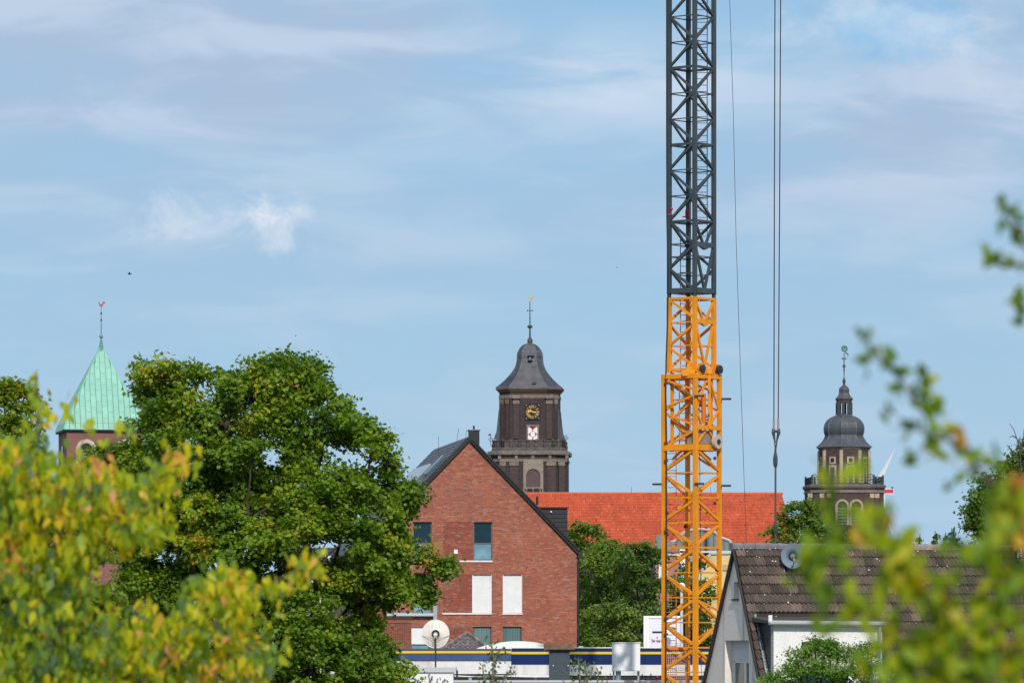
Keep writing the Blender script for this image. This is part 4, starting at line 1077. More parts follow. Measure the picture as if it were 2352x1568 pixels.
    tie(1, 1400, 0, 1440, R3, .08, M_ye, s); tie(1, 1376, 2, 1402, R3, .08, M_ye, s)
    ladder(s, M_rung, 1530.5, 1553, -.02, 1760, 1037, 13.0, .02, .014)
    # mesh of the safety gate inside the bottom
    gm = MB(); xa, xb = (1549-cxp)*k, (1616-cxp)*k
    xa, xb = (1531-cxp)*k, (1584-cxp)*k
    for j in range(22): gm.bar((xa, -.1, Z(1575)+j*.09), (xb, -.1, Z(1575)+j*.09), .011, 3)
    for j in range(13): gm.bar((xa+j*(xb-xa)/12, -.1, Z(1575)), (xa+j*(xb-xa)/12, -.1, Z(1489)), .011, 3)
    gm.build('wire_mesh', mat('pinkish_wire', [(0, (.50, .30, .22))]), s)
    sqbar('crossbar', (xa, -.1, Z(1489)), (xb, -.1, Z(1489)), .09, M_rung, s)
    # black step pegs, balls
    for (i, dx_, y, sgn) in ((2, 0, 916, 1), (1, 0, 912.5, 1), (2, 0, 1115, 1), (1, 0, 1112.8, 1), (0, 0, 1112, -1), (0, 0, 1451, -1)):
        Rr = R2 if y < 1040 else R3; c = corner(i, Rr); q = c+Vector((sgn*.10 if i != 1 else -.05, -.14, Z(y)))
        MB().box(min(q.x, q.x+sgn*.42), max(q.x, q.x+sgn*.42), q.y-.05, q.y+.05, q.z-.045, q.z+.045).build('rubber_buffer', mat('rubber', [(0, (.03, .03, .045))], rough=.7), s)
    for (i, y, o) in ((2, 1052, -.2), (2, 1103, -.2), (2, 1155, -.2), (3, 1207, -.12), (0, 1178, .14), (0, 1228, .14), (2, 1308, -.12)):
        c = corner(i, R3)+Vector((o, -.1, Z(y))); MB().ball(c, .075).build('knob', mat('dark_brown', [(0, (.09, .04, .03))]), s)
    # clamps and the power cable running down the left chord
    cab = MB(); pts = []
    for (px, y) in ((1531, -200), (1531, 300), (1531.5, 500), (1531, 640), (1530, 700), (1529, 760), (1526.5, 830), (1525.5, 900), (1527, 1000), (1527, 1200), (1526, 1450), (1524, 1700)):
        pts.append(((px-cxp)*k+(.0 if y < 600 else .06), -.30, Z(y)))
    cab.path(pts, [.035]*len(pts), 6); cab.build('power_cable', mat('rubber', [(0, (.03, .03, .045))]), t)
    for y in (881, 1018, 1058, 1219, 1419, 1456): MB().box((1525-cxp)*k, (1534-cxp)*k, -.38, -.24, Z(y)-.05, Z(y)+.05).build('cable_clamp', M_iron, t)
    r_ = MB(); pts = [((1609+dx_-cxp)*k, -.75, Z(y)) for dx_, y in ((-5, 860), (-4, 1050), (-1, 1230), (0, 1400), (1, 1700))]; r_.path(pts, [.014]*5, 5); r_.build('thin_cable', M_iron, t)
    # red lever handles
    M_rd = mat('signal_red', [(0, (.40, .02, .06))], rough=.5)
    z = Z(494); b = MB(); b.bar(((1530-cxp)*k, -.2, z), ((1545-cxp)*k, -.2, z), .03, 5); b.bar(((1541-cxp)*k, -.2, z), ((1542-cxp)*k, -.2, Z(482)), .03, 5); b.ball(((1542-cxp)*k, -.2, Z(481)), .07); b.build('lever_handle', M_rd, t)
    b = MB(); b.bar(((1568-cxp)*k, .6, Z(495)), ((1582-cxp)*k, .6, Z(495)), .03, 5); b.bar(((1580-cxp)*k, .6, Z(498)), ((1580-cxp)*k, .6, Z(479)), .10, 6); b.build('lever_handle', M_rd, t)
crane()
def hoist():
    Y = 213.0; k = Y/F; c = P(1781, 1240, Y)
    t = thing('crane_hook', 'crane hook block with ball weight hanging from twin hoist ropes', 'crane hook', (c.x, c.y, 0))
    X = lambda px: (px-1781)*k
    Z = lambda py: CZ+(HZ-py)*k
    M_r = mat('wire_rope', [(0, (.055, .045, .065))], rough=.5); M_h = mat('hook_steel', [(0, (.045, .055, .07))], rough=.5)
    for pts in (((1781, -260), (1780, 0), (1778.5, 500), (1777.5, 962)), ((1793.5, -260), (1793, 0), (1790.5, 500), (1787.5, 962))):
        MB().path([(X(a), 0, Z(b)) for a, b in pts], [.026]*4, 6).build('hoist_rope', M_r, t)
    for x in (1777.5, 1787.5):
        MB().bar((X(x), 0, Z(985)), (X(x), 0, Z(962)), .05, 8).build('rope_socket', mat('socket', [(0, (.28, .25, .27))], rough=.4), t)
    for (x, xe) in ((1776, 1779.5), (1789, 1784)):
        b = MB(); b.bar((X(x), 0, Z(992)), (X(x), 0, Z(984)), .085, 8, .05); b.bar((X(x), 0, Z(992)), (X(xe), 0, Z(1012)), .085, 8, .035); b.build('wedge_socket', M_h, t)
    MB().bar((X(1779), 0, Z(1014)), (X(1785), 0, Z(1014)), .03, 6).build('shackle_pin', M_h, t)
    MB().bar((X(1776), 0, Z(990)), (X(1789), 0, Z(990)), .06, 6).build('shackle_bar', M_h, t)
    for (a, b_) in ((1779, 1781), (1784.5, 1782)): MB().bar((X(a), 0, Z(1012)), (X(b_), 0, Z(1032)), .03, 6).build('shackle_leg', M_h, t)
    b = MB(); b.loft(ngon(12), [(Z(1074), .03), (Z(1071), .075), (Z(1064), .10), (Z(1054), .105), (Z(1046), .085), (Z(1038), .05), (Z(1030), .04)]); b.build('ball_weight', M_h, t)
    MB().bar((X(1781), 0, Z(1310)), (X(1781.3), 0, Z(1072)), .045, 8).build('hook_shank', mat('shank', [(0, (.06, .075, .09))], rough=.5), t)
    b = MB(); b.loft(ngon(8), [(Z(1226), .05), (Z(1218), .09), (Z(1208), .10), (Z(1200), .05)]); b.build('swivel', M_h, t)
    q = MB(); q.path([(X(1781)+.02, 0, Z(1308)), (X(1781)+.25, 0, Z(1330)), (X(1781)+.1, 0, Z(1352)), (X(1781)-.2, 0, Z(1348)), (X(1781)-.25, 0, Z(1332))], [.07, .1, .1, .07, .03], 8); q.build('hook', M_h, t)
    c = P(1700, 600, 218); l = MB(); pts = [(1674, -260), (1676, 0), (1684, 250), (1691, 560), (1701, 860), (1709, 1100), (1716, 1300)]
    l.path([P(a, b, 218) for a, b in pts], [.012]*len(pts), 5); o = l.build('tag_line', M_r, None, label='single thin line slanting down between the mast and the twin hoist ropes', cat='rope')
hoist()

# ================================================================ shop with blue band, roof clutter
def shop():
    Y = 246.0; o = P(1174, 1500, Y); th = 0.0; fr = Frame(o.x, o.y, 0)
    D = lambda cx: 918.7+cx*.3174
    E = lambda cy: 1406.8+cy*.3174
    t = thing('shop_building', 'low flat-roofed shop building with dark blue fascia and yellow stripe', 'shop', (o.x, o.y, 0))
    f = lambda cx, cy, d=0: fr.on(D(cx), E(cy), d)
    M_blue = mat('blue_fascia', [(0, (.004, .022, .10))], rough=.4, noise=(.8, .12)); M_bluef = mat('faded_blue_fascia', [(0, (.05, .085, .22))], rough=.45, noise=(.8, .15))
    M_y = mat('yellow_stripe', [(0, (.80, .55, .02))], rough=.4)
    a = f(805, 255); b = f(2500, 470); e = f(-500, 470, 0)
    zt, zb, zw = f(900, 255).z, f(900, 373).z, f(900, 452).z
    # walls
    xr = b.x; xl = e.x
    MB().box(a.x+.05, xr-.1, .3, 14, 0, zt-.25).build('wall', M_dirtywhite, t)
    MB().box(xl+.1, a.x+.05-.003, .3, 12, 0, zt-.26).build('wall', M_dirtywhite, t)
    for (x0, x1, zz, nn) in ((a.x+.006, xr, zt, 7),):
        st = (x1-x0)/nn
        for i in range(nn): MB().box(x0+i*st+.006, x0+(i+1)*st-.006, 0, .3-.002, zb, zt).build('fascia_panel', M_blue, t)
        MB().box(x0, x1, -.03, -.001, f(0, 298).z, f(0, 281).z).build('yellow_stripe', M_y, t)
        MB().box(x0, x1, .02, .29, zw, zb-.003).build('white_band', M_dirtywhite, t)
        MB().box(x0-.02, x1, -.05, .4, zt+.003, zt+.05).build('parapet_cap', M_white, t)
    nn = 9; st = (a.x-xl)/nn
    for i in range(nn): MB().box(xl+i*st+.006, xl+(i+1)*st-.006, -.25, .05, zb+.2, zt-.02).build('fascia_panel', M_bluef, t, label='faded blue fascia panel of the left part')
    MB().box(xl, a.x-.004, -.28, -.251, f(0, 297).z+.04, f(0, 281).z+.04).build('yellow_stripe', M_y, t)
    MB().box(xl, a.x-.004, -.2, .06, f(0, 440).z, zb+.2-.003).build('white_band', M_dirtywhite, t)
    # dark-coloured strip standing in for the shadow gap, with cables below
    MB().box(xl, xr, .1, .2, zw-.35, zw-.003).build('shadow_gap_strip', mat('dark_strip', [(0, (.03, .03, .035))], rough=.4), t)
    # skylight vault
    x0, x1 = f(530, 0, 5).x, f(1180, 0, 5).x; zz = zt-.1; h = f(0, 206, 4).z-zt+.12; sk = MB(); n = 16; pl = []
    for i in range(n+1):
        u = i/n; pl.append((x0+(x1-x0)*u, zz+h*math.sin(math.pi*u)**.8))
    sk.prism(pl[::-1], 3, 6.5); sk.build('skylight_vault', mat('milky_acrylic', [(0, (.66, .68, .66))], rough=.35), t)
    for i in range(1, n, 1):
        if i % 2: continue
        u = i/n; MB().box(x0+(x1-x0)*u-.02, x0+(x1-x0)*u+.02, 2.96, 3.0-.002, zz, zz+h*math.sin(math.pi*u)**.8).build('skylight_rib', M_white, t)
    MB().box(x1-.1, x1+.5, 3, 6.6, zt-.1, zt+.12).build('skylight_kerb', M_white, t)
    q = f(1310, 252, 2); MB().ball((q.x, q.y, zt+.02), .15, sz=.6).build('roof_vent', M_white, t)
    # lit red lamps under the fascia
    for cx in (1862, 1950):
        q = f(cx, 463, 0); MB().ball((q.x, .0, q.z), .05).build('red_lamp', mat('red_lens', [(0, (.7, .02, .03))], rough=.3), t)
shop()
def roof_things():
    D = lambda cx: 918.7+cx*.3174
    E = lambda cy: 1406.8+cy*.3174
    # dark chimney block
    Y = 236.0; a = P(D(1080), E(600), Y); b = P(D(1229), E(264), Y); w = b.x-a.x; c = (a.x+b.x)/2
    t = thing('chimney_block', 'dark blue-grey clad chimney with brown slab cap, standing before the blue fascia', 'chimney', (c, Y, 0))
    MB().box(-w/2, w/2, 0, 1.6, 0, b.z).build('shaft', mat('slate_cladding', [(0, (.055, .075, .095))], rough=.7, noise=(5, .2)), t)
    MB().box(-w/2-.26, w/2+.24, -.25, 1.85, b.z+.002, b.z+.27).build('cap_slab', mat('rusty_slab', [(0, (.17, .11, .075))], rough=.95, noise=(6, .4)), t)
    for sx in (-.3, .42): MB().bar((sx*w, -.03, P(0, E(380), Y).z), (sx*w, .0, P(0, E(380), Y).z), .03, 6).build('bolt', M_white, t)
    # white cabinet on legs
    Y = 235.0; a = P(D(1537), E(413), Y); b = P(D(1738), E(219), Y); c = (a.x+b.x)/2; w = (b.x-a.x)/2
    t = thing('roof_cabinet', 'white metal cabinet on short legs above the shop roof', 'cabinet', (c, Y, 0))
    MB().box(-w, w, 0, 1.0, a.z, b.z).build('cabinet_body', M_white, t)
    MB().box(-w-.03, w+.03, -.04, 1.04, b.z+.002, b.z+.05).build('lid', M_white, t)
    MB().box(-w-.02, w+.02, -.05, 1.02, a.z-.05, a.z-.002).build('bottom_flange', mat('flange', [(0, (.55, .56, .58))]), t)
    M_leg = mat('zinc', [(0, (.36, .42, .46))])
    for (u, r) in ((-.9, .05), (-.55, .13), (.88, .06), (-.72, .03)):
        MB().bar((w*u, .3, 0), (w*u, .3, a.z-.05), r, 8).build('leg', M_leg, t)
    # sign board
    Y = 262.0; a = P(1478.5, 1488, Y); b = P(1569, 1413.5, Y); c = (a.x+b.x)/2; w = (b.x-a.x)/2; h = b.z-a.z
    t = thing('sign_board', 'white framed sign board with small red lettering, behind the crane mast', 'sign', (c, Y, 0))
    MB().box(-w, w, .05, .6, a.z, b.z).build('box', M_white, t)
    fm = MB(); u = w*2
    sx = lambda v: -w+v*u
    for (x0, x1, z0, z1) in ((0, .05, 0, 1), (.07, .135, 0, 1), (.135, 1, .93, 1), (.135, 1, 0, .05), (.92, 1, .05, .93)): fm.box(sx(x0), sx(x1)-.01, -.03, .05-.002, a.z+h*z0, a.z+h*z1)
    fm.build('frame', M_white, t)
    MB().box(sx(.14), sx(.92), .02, .048, a.z+h*.055, a.z+h*.925).build('panel', mat('lilac_white', [(0, (.66, .67, .76))], rough=.4), t)
    M_rdl = mat('red_print', [(0, (.36, .06, .09))]); M_dk = mat('blue_black_print', [(0, (.06, .09, .13))])
    # script lettering, too small to read in the photograph: strokes as they show
    X = lambda px: sx((px-205)/(1580-205)); Zz = lambda py: a.z+h*(1-(py-185)/(1310-185))
    ink = MB()
    for st in (((510, 985), (480, 1010), (540, 1040), (560, 1075), (480, 1082)), ((560, 1020), (610, 1070)), ((605, 1030), (565, 1075)), ((660, 930), (690, 950)), ((690, 905), (660, 960)), ((670, 1010), (660, 1080)), ((660, 1080), (780, 1082)), ((700, 1020), (715, 1075)), ((740, 1035), (745, 1080)), ((780, 1010), (770, 1078)), ((830, 1020), (830, 1080)), ((900, 985), (970, 1040))):
        for p, q in zip(st[:-1], st[1:]): ink.bar((X(p[0]), .008, Zz(p[1])), (X(q[0]), .008, Zz(q[1])), .022, 4)
    ink.build('lettering', M_rdl, t)
    MB().prism([(X(x), Zz(y)) for x, y in ((900, 975), (985, 975), (975, 1060), (930, 1135), (890, 1130))], .005, .0195).build('emblem', mat('brown_print', [(0, (.20, .06, .03))]), t)
    bd = MB()
    for st in (((1160, 580), (1230, 590), (1300, 615)), ((1310, 605), (1200, 690)), ((905, 840), (1000, 820)), ((900, 690), (950, 710))):
        for p, q in zip(st[:-1], st[1:]): bd.bar((X(p[0]), .008, Zz(p[1])), (X(q[0]), .008, Zz(q[1])), .035, 4)
    bd.build('drawn_stroke', M_dk, t)
    MB().bar((-w*.6, .3, 0), (-w*.6, .3, a.z), .1, 8).build('post', M_leg, t); MB().bar((w*.6, .3, 0), (w*.6, .3, a.z), .1, 8).build('post', M_leg, t)
    # street lamp
    Y = 258.0; q = P(1565.6, 1337, Y); t = thing('street_lamp', 'grey street lamp with mushroom head behind the crane mast', 'street lamp', (q.x, Y, 0))
    MB().bar((0, 0, 0), (0, 0, q.z-.25), .11, 10, .075).build('pole', mat('lamp_grey', [(0, (.45, .50, .53))], rough=.5), t)
    MB().loft(ngon(14), [(q.z-.27, .10), (q.z-.30, .20), (q.z-.24, .21), (q.z-.1, .18), (q.z-.02, .10), (q.z, .02)]).build('lamp_head', M_white, t)
    # hipped tile roof between dish and gable
    Y = 268.0; ap = P(1086, 1452, Y); L_ = P(992, 1500, Y); R_ = P(1150, 1500, Y)
    t = thing('tiled_hip_roof', 'small hipped roof of brown-grey tiles right of the satellite dish', 'outbuilding', (ap.x, Y, 0))
    zb = P(0, 1512, Y).z-.4; xl, xr = (L_.x-ap.x)*1.38, (R_.x-ap.x)*1.42; yf = -2.6; za = ap.z
    core = MB(); A = (-.3, 0, za-.05); B = (xl, yf, zb); Cc = (xr, yf, zb); core.add([A, B, Cc, (xr, 2.6, zb), (xl, 2.6, zb)], [(0, 1, 2), (0, 2, 3), (0, 3, 4), (0, 4, 1)]); rf = core.build('roof', mat('tile_base', [(0, (.08, .07, .07))], rough=.9), t)
    MB().box(xl+.3, xr-.3, yf+.3, 2.4, 0, zb).build('wall', M_dirtywhite, t)
    M_t = mat('grey_brown_tile', [(0, (.12, .10, .105)), (1, (.21, .18, .175))], rough=.85, noise=(4, .3))
    sl = Vector((0, yf, zb-za)); ln = sl.length; dn = sl/ln; nn = Vector((0, dn.z, -dn.y)); nn = -nn if nn.z < 0 else nn
    proto = []
    for t_ in (.1, .4, .6, .95):
        m = MB(); vs = []; seg = 6
        for y_, off in ((0, .05), (.33, .015)):
            for j in range(seg+1):
                vs.append((j*.27/seg, y_, off+.028*math.cos(2*math.pi*j/seg)))
        m.add(vs, [(j, j+1, seg+2+j, seg+1+j) for j in range(seg)], t_); m.add([vs[j] for j in range(seg+1)]+[(.27, 0, -.02), (0, 0, -.02)], [tuple(range(seg+3))[::-1]], t_); proto.append(m.mesh('tile', M_t))
    Rm = Matrix((Vector((1, 0, 0)), -dn, nn)).transposed(); cnt = 0
    rr = int(ln/.3)
    for i in range(rr):
        fr_ = (i+1)*.3/ln
        if fr_ > 1: break
        a0, a1 = -.3+(xl+.3)*(fr_-.3/ln), -.3+(xr+.3)*(fr_-.3/ln); x = a0
        while x < a1-.1:
            p_ = Vector((x, 0, za-.05))+dn*(i+1)*.3
            if cnt < 290: inst(proto[rnd.randrange(4)], 'tile', rf, p_, Rm.to_euler()); cnt += 1
            x += .272
    for (e0, e1) in ((A, B), (A, Cc)):
        e0, e1 = Vector(e0), Vector(e1); n = int((e1-e0).length/.36)
        for j in range(n):
            MB().bar(e0.lerp(e1, j/n)+Vector((0, -.03, .06)), e0.lerp(e1, (j+.95)/n)+Vector((0, -.03, .03)), .10, 6, .13, tint=rnd.random()).build('hip_tile', M_t, rf)
    # satellite dish
    Y = 240.0; c = P(1000.5, 1455, Y); k = Y/F; R = 31.5*k
    t = thing('satellite_dish', 'large round stained white satellite dish seen from behind, left end of the shop roof', 'satellite dish', (c.x, Y, 0))
    d = MB(); n = 28; vs = []; rings = [(0, -.09), (.3, -.08), (.6, -.05), (.85, -.01), (1, .03)]
    vs = [(0, -.09, c.z)]
    for r_, y_ in rings[1:]: vs += [(R*r_*.98*math.cos(2*math.pi*j/n), y_, c.z+R*r_*1.02*math.sin(2*math.pi*j/n)) for j in range(n)]
    fs = [(0, 1+j, 1+(j+1) % n) for j in range(n)]
    for q_ in range(3): fs += [(1+q_*n+j, 1+q_*n+(j+1) % n, 1+(q_+1)*n+(j+1) % n, 1+(q_+1)*n+j) for j in range(n)]
    d.add(vs, fs); d.build('reflector', mat('dish_white', [(0, (.74, .70, .66))], rough=.6, noise=(1.2, .06), streak=((.33, .27, .22), .65, 5.0, .9)), t, smooth=True)
    rm = MB(); prev = None
    for j in range(n+1):
        p_ = Vector((R*.985*math.cos(2*math.pi*j/n), .03, c.z+R*1.02*math.sin(2*math.pi*j/n)))
        if prev: rm.bar(prev, p_, .022, 5)
        prev = p_
    rm.build('rim', M_white, t)
    MB().box(-.09, .07, -.2, -.08, c.z-.24, c.z-.06).build('mount_plate', mat('mount_grey', [(0, (.4, .38, .36))], noise=(8, .3)), t)
    MB().bar((0, -.17, 0), (0, -.17, c.z-.18), .045, 8).build('mast', M_iron, t)
    w_ = MB(); w_.bar((-R*.98, -.0, c.z-.13*R), (0, -.3, c.z-.42*R), .011, 4); w_.bar((R*.98, 0, c.z-.13*R), (0, -.3, c.z-.42*R), .011, 4); w_.build('stay_wire', mat('rust_wire', [(0, (.35, .15, .10))]), t)
    # pale box and low roofs in front
    Y = 228.0; a = P(950, 1700, Y); b = P(1075, 1545, Y)
    t = thing('roof_hut', 'white rendered rooftop hut with grey edge at the bottom left of the shop', 'hut', (P(1040, 0, Y).x, Y, 0)); ox = P(1040, 0, Y).x
    x0, x1 = P(900, 0, Y).x-ox, P(1041, 0, Y).x-ox; z1 = P(0, 1543, Y).z
    MB().box(x0, x1, 0, 3, 0, z1).build('wall', M_white, t); MB().box(x0-.05, x1+.14, -.1, 3.1, z1+.002, z1+.22).build('roof_edge', mat('pale_grey', [(0, (.5, .51, .55))]), t)
    MB().bar((x1+.18, -.05, z1-1), (x1+.18, -.05, z1+.1), .05, 6).build('pipe', M_iron, t)
    Y = 224.0; t = thing('low_wall', 'long white low wall with grey capping along the bottom edge, below the shop', 'wall', (P(1200, 0, Y).x, Y, 0)); ox = P(1200, 0, Y).x
    x0, x1 = P(1041, 0, Y).x-ox, P(1640, 0, Y).x-ox; z1 = P(0, 1561, Y).z
    MB().box(x0, x1, 0, .4, 0, z1-.1).build('wall', M_white, t); MB().box(x0, x1, -.06, .46, z1-.098, z1).build('capping', mat('pale_grey', [(0, (.5, .51, .55))]), t)
    Y = 240.5
    t = thing('roof_pipes', 'thin white pipe run along the foot of the white shop band', 'pipe', (P(1100, 0, Y).x, Y, 0)); ox = P(1100, 0, Y).x; z = P(0, 1552, Y).z
    MB().bar((P(1044, 0, Y).x-ox, 0, z), (P(1262, 0, Y).x-ox, 0, z-.02), .05, 6).build('pipe', M_white, t)
    MB().bar((P(1040, 0, Y).x-ox, -.2, z+.08), (P(1262, 0, Y).x-ox, -.2, z-.12), .03, 5).build('cable', M_iron, t)
    for px in (1080, 1160, 1230): MB().box(P(px, 0, Y).x-ox-.08, P(px, 0, Y).x-ox+.08, -.1, .1, z-.5, z-.05).build('bracket', M_leg, t)
    # rods standing by the chimney
    for (px, h0) in ((1511, 1547), (1518, 1550), (1531, 1546)):
        p_ = P(px-600+565+0, h0, 230); q = MB().bar((0, 0, 0), (0, 0, P(0, h0, 230).z), .03, 6).build('vent_rod', M_iron, None, label={1511: 'tall', 1518: 'short', 1531: 'right-hand'}[px]+' thin dark rod standing just right of the white cabinet', cat='rod'); q.location = (P(px-36, 0, 230).x, 230, 0)
roof_things()

# white house seen through the maple
def white_house():
    Y = 310.0; a = P(700, 1500, Y); b = P(862, 1268, Y); c = (a.x+b.x)/2
    t = thing('white_house', 'white rendered house with flat grey roof seen through the maple leaves', 'house', (c, Y, 0)); w = (b.x-a.x)/2
    MB().box(-w, w, 0, 8, 0, b.z).build('wall', M_white, t); MB().box(-w-.2, w+.2, -.3, 8.2, b.z+.002, b.z+.3).build('roof_edge', M_slate, t)
    for i in range(3):
        for j in range(2):
            x = -w+.7+i*1.4; z = b.z-2.2-j*3; window(t, (x, x+.9, z, z+1.3), -.05, frame=M_frame, pane=M_glass_pale, depth=.05)
white_house()

# ================================================================ grey steep-roofed house (right)
def right_house():
    Y = 150.0; o = P(1690, 1257, Y); th = math.radians(17.5); fr = Frame(o.x, o.y, th); zr = o.z
    t = thing('tiled_roof_house', 'grey rendered house with steep mossy brown tiled roof and white dormer', 'house', (o.x, o.y, 0), th)
    M_ren = mat('grey_render', [(0, (.78, .73, .68))], rough=.95, noise=(9, .10), streak=((.34, .32, .32), .8, 2.6, .25), bump=.25)
    Ln = 9.2; tn = 1.80; tf = 1.51
    hN, hF = 3.7, 4.2
    zN, zF = zr-hN*tn, zr-hF*tf
    # gable with holes: window and slot
    W1 = [fr.on(1665, 1470, 0, 'x'), fr.on(1720, 1600, 0, 'x')]
    ya, yb = W1[0].y, W1[1].y; wz1 = fr.on(1700, 1470, 0, 'x').z; wz0 = wz1-2.1
    ya, yb = max(ya, yb), min(ya, yb)
    s0 = fr.on(1685.5, 1336, 0, 'x'); s1 = fr.on(1697, 1374, 0, 'x')
    holes = [(yb, ya, wz0, wz1), (s1.y, s0.y, s1.z, s0.z)]
    def top(z):
        d = zr-.02-z
        return (-min(hN-.25, d/tn), min(hF-.03, d/tf))
    mb = MB(); backing(mb, top, -99, 99, 0, zr-.06, holes, 0, .45)
    # backing() works in (x, z); turn it into the gable plane x = 0
    mb.v = [(y, x, z) for (x, y, z) in mb.v]
    wall = mb.build('gable_wall', M_ren, t)
    MB().box(.45, Ln, -hN+.3, -hN+.6, 0, zN).build('wall', M_ren, t); MB().box(.45, Ln, hF-.5, hF-.2, 0, zF).build('wall', M_ren, t); MB().box(Ln-.3, Ln, -hN+.6, hF-.5, 0, zN).build('wall', M_ren, t)
    # window: white frame, roller box with slats, set deep in the reveal
    yc0, yc1 = yb, ya
    f = MB(); X = .30; fw = .07; zs = wz1-.62
    y0, y1 = yb+.02, ya-.30*0
    f.box(X, X+.08, y0, y0+fw, wz0, zs); f.box(X, X+.08, y1-fw, y1, wz0, zs); f.box(X, X+.08, y0, y1, zs-fw, zs); ym = (y0+y1)/2; f.box(X-.02, X+.08, ym-.06, ym+.06, wz0, zs-fw)
    w = f.build('window', M_white, t)
    MB().box(X+.03, X+.05, y0+fw, ym-.06, wz0, zs-fw).build('pane', mat('green_glass', [(0, (.02, .05, .02))], rough=.08, spec=.8), w); MB().box(X+.03, X+.05, ym+.06, y1-fw, wz0, zs-fw).build('pane', mat('grey_glass', [(0, (.12, .13, .13))], rough=.15, spec=.6), w)
    sb = put('roller_shutter', None, t)
    for k in range(9): MB().box(X-.05, X+.02, y0, y1, wz1-.62+k*.068, wz1-.62+k*.068+.058).build('slat', mat('shutter_grey', [(0, (.62, .62, .68))], rough=.5), sb)
    MB().box(X+.021, X+.1, y0, y1, wz1-.62, wz1).build('shutter_box', M_white, sb)
    MB().box(.18, .22, s1.y-.02, s0.y+.02, s1.z, s0.z).build('slot_window', mat('slot_grey', [(0, (.20, .20, .20))]), t)
    MB().box(-.06, .2, s1.y-.03, s0.y+.1, s1.z-.05, s1.z-.002).build('sill', M_black, t)
    # roof core
    e = -.07
    rc = MB(); rc.add([(e, 0, zr), (Ln, 0, zr), (Ln, -hN, zN), (e, -hN, zN), (e, hF, zF), (Ln, hF, zF), (e, 0, zr-.08), (Ln, 0, zr-.08), (Ln, -hN, zN-.08), (e, -hN, zN-.08), (e, hF, zF-.08), (Ln, hF, zF-.08)],
              [(0, 3, 2, 1), (0, 1, 5, 4), (6, 7, 8, 9), (6, 10, 11, 7), (0, 6, 9, 3), (0, 4, 10, 6), (3, 9, 8, 2), (4, 5, 11, 10), (1, 2, 8, 7), (1, 7, 11, 5)])
    roof = rc.build('roof', mat('roof_dark', [(0, (.035, .03, .03))], rough=.9), t)
    # verge boards
    for (yy, zz) in ((-hN, zN), (hF, zF)):
        v = MB(); v.bar((e-.02, 0, zr-.05), (e-.02, yy, zz-.05), .045, 4); v.build('verge_board', mat('bargeboard', [(0, (.035, .032, .036))], rough=.6), roof)
    # tiles
    M_t = mat('brown_tile', [(0, (.065, .052, .046)), (.3, (.095, .073, .063)), (.7, (.13, .10, .085)), (1, (.19, .14, .12))], rough=.85, noise=(5, .28), streak=((.05, .045, .04), .5, 1.1, 1.1), bump=.3)
    prot = []; seg = 12; tw, ex = .30, .33
    for q in range(8):
        m = MB(); vs = []
        for y_, off in ((-.02, .085), (ex+.03, .024)):
            for j in range(seg+1):
                ph = 2*math.pi*2*j/seg; vs.append((j*tw*1.0/seg, y_, off+.042*math.cos(ph)))
        m.add(vs, [(j, j+1, seg+2+j, seg+1+j) for j in range(seg)], q/7)
        m.add([vs[j] for j in range(seg+1)]+[(tw, -.02, .0), (0, -.02, .0)], [tuple(range(seg+3))[::-1]], q/7)
        prot.append(m.mesh('tile', M_t))
    dn = Vector((0, -1, -tn)).normalized(); nn = Vector((0, -tn, 1)).normalized(); Rm = Matrix((Vector((1, 0, 0)), -dn, nn)).transposed(); eu = Rm.to_euler()
    sl = math.hypot(hN, hN*tn); rows = int(sl/ex)
    # dormer footprint, in x
    dxl = fr.on(1777, 1440, -2.65).x; dxr = fr.on(2026, 1440, -2.65).x; zdt = fr.on(1880, 1424, -2.8).z; tdt = (zr-zdt-.06)/tn
    rest = MB(); cnt = 0; spots = []
    for i in range(rows):
        d = (i+1)*ex; x = e
        while x < Ln-.1:
            yy = (dn*d).y
            inside = (yy < -tdt-.04) and (dxl-.2 < x < dxr+.02)
            if not inside: spots.append((i, x, d))
            x += tw
    spots.sort(key=lambda s: (s[1] > 5.6, s[0]*.3+s[1]))
    for (i, x, d) in spots:
        p_ = Vector((x, 0, zr+.01))+dn*d+nn*rnd.uniform(0, .006); tnt = min(.99, max(0, rnd.gauss(.5, .28)))
        if cnt < 300: o_ = inst(prot[int(tnt*8)], 'tile', roof, p_, (eu.x, eu.y+rnd.uniform(-.01, .01), eu.z)); cnt += 1
        else:
            vs = []
            for y_, off in ((-.02, .085), (ex+.03, .024)):
                for j in range(9): vs.append(p_+Vector((j*tw/8, 0, 0))-dn*y_+nn*(off+.042*math.cos(math.pi*4*j/8)))
            rest.add(vs, [(j, j+1, 10+j, 9+j) for j in range(8)], tnt)
            rest.add(vs[:9]+[p_+Vector((tw, 0, 0)), p_], [tuple(range(11))[::-1]], tnt)
    rest.build('far_tiles', M_t, roof, kind='stuff')
    # far slope tiles: stepped edge seen along the left verge
    dnf = Vector((0, 1, -tf)).normalized(); nf = Vector((0, tf, 1)).normalized(); eg = MB()
    for i in range(int(math.hypot(hF, hF*tf)/.345)):
        c = Vector((e-.01, 0, zr))+dnf*(i+1)*.345
        eg.add([c+nf*.08, c+Vector((Ln-e, 0, 0))+nf*.08, c+Vector((Ln-e, 0, 0))-dnf*.345+nf*.03, c-dnf*.345+nf*.03, c, c+Vector((Ln-e, 0, 0))], [(0, 1, 2, 3), (4, 5, 1, 0)], rnd.random())
    eg.build('tile_courses', M_t, roof, kind='stuff')
    # lichen flecks
    fl = MB()
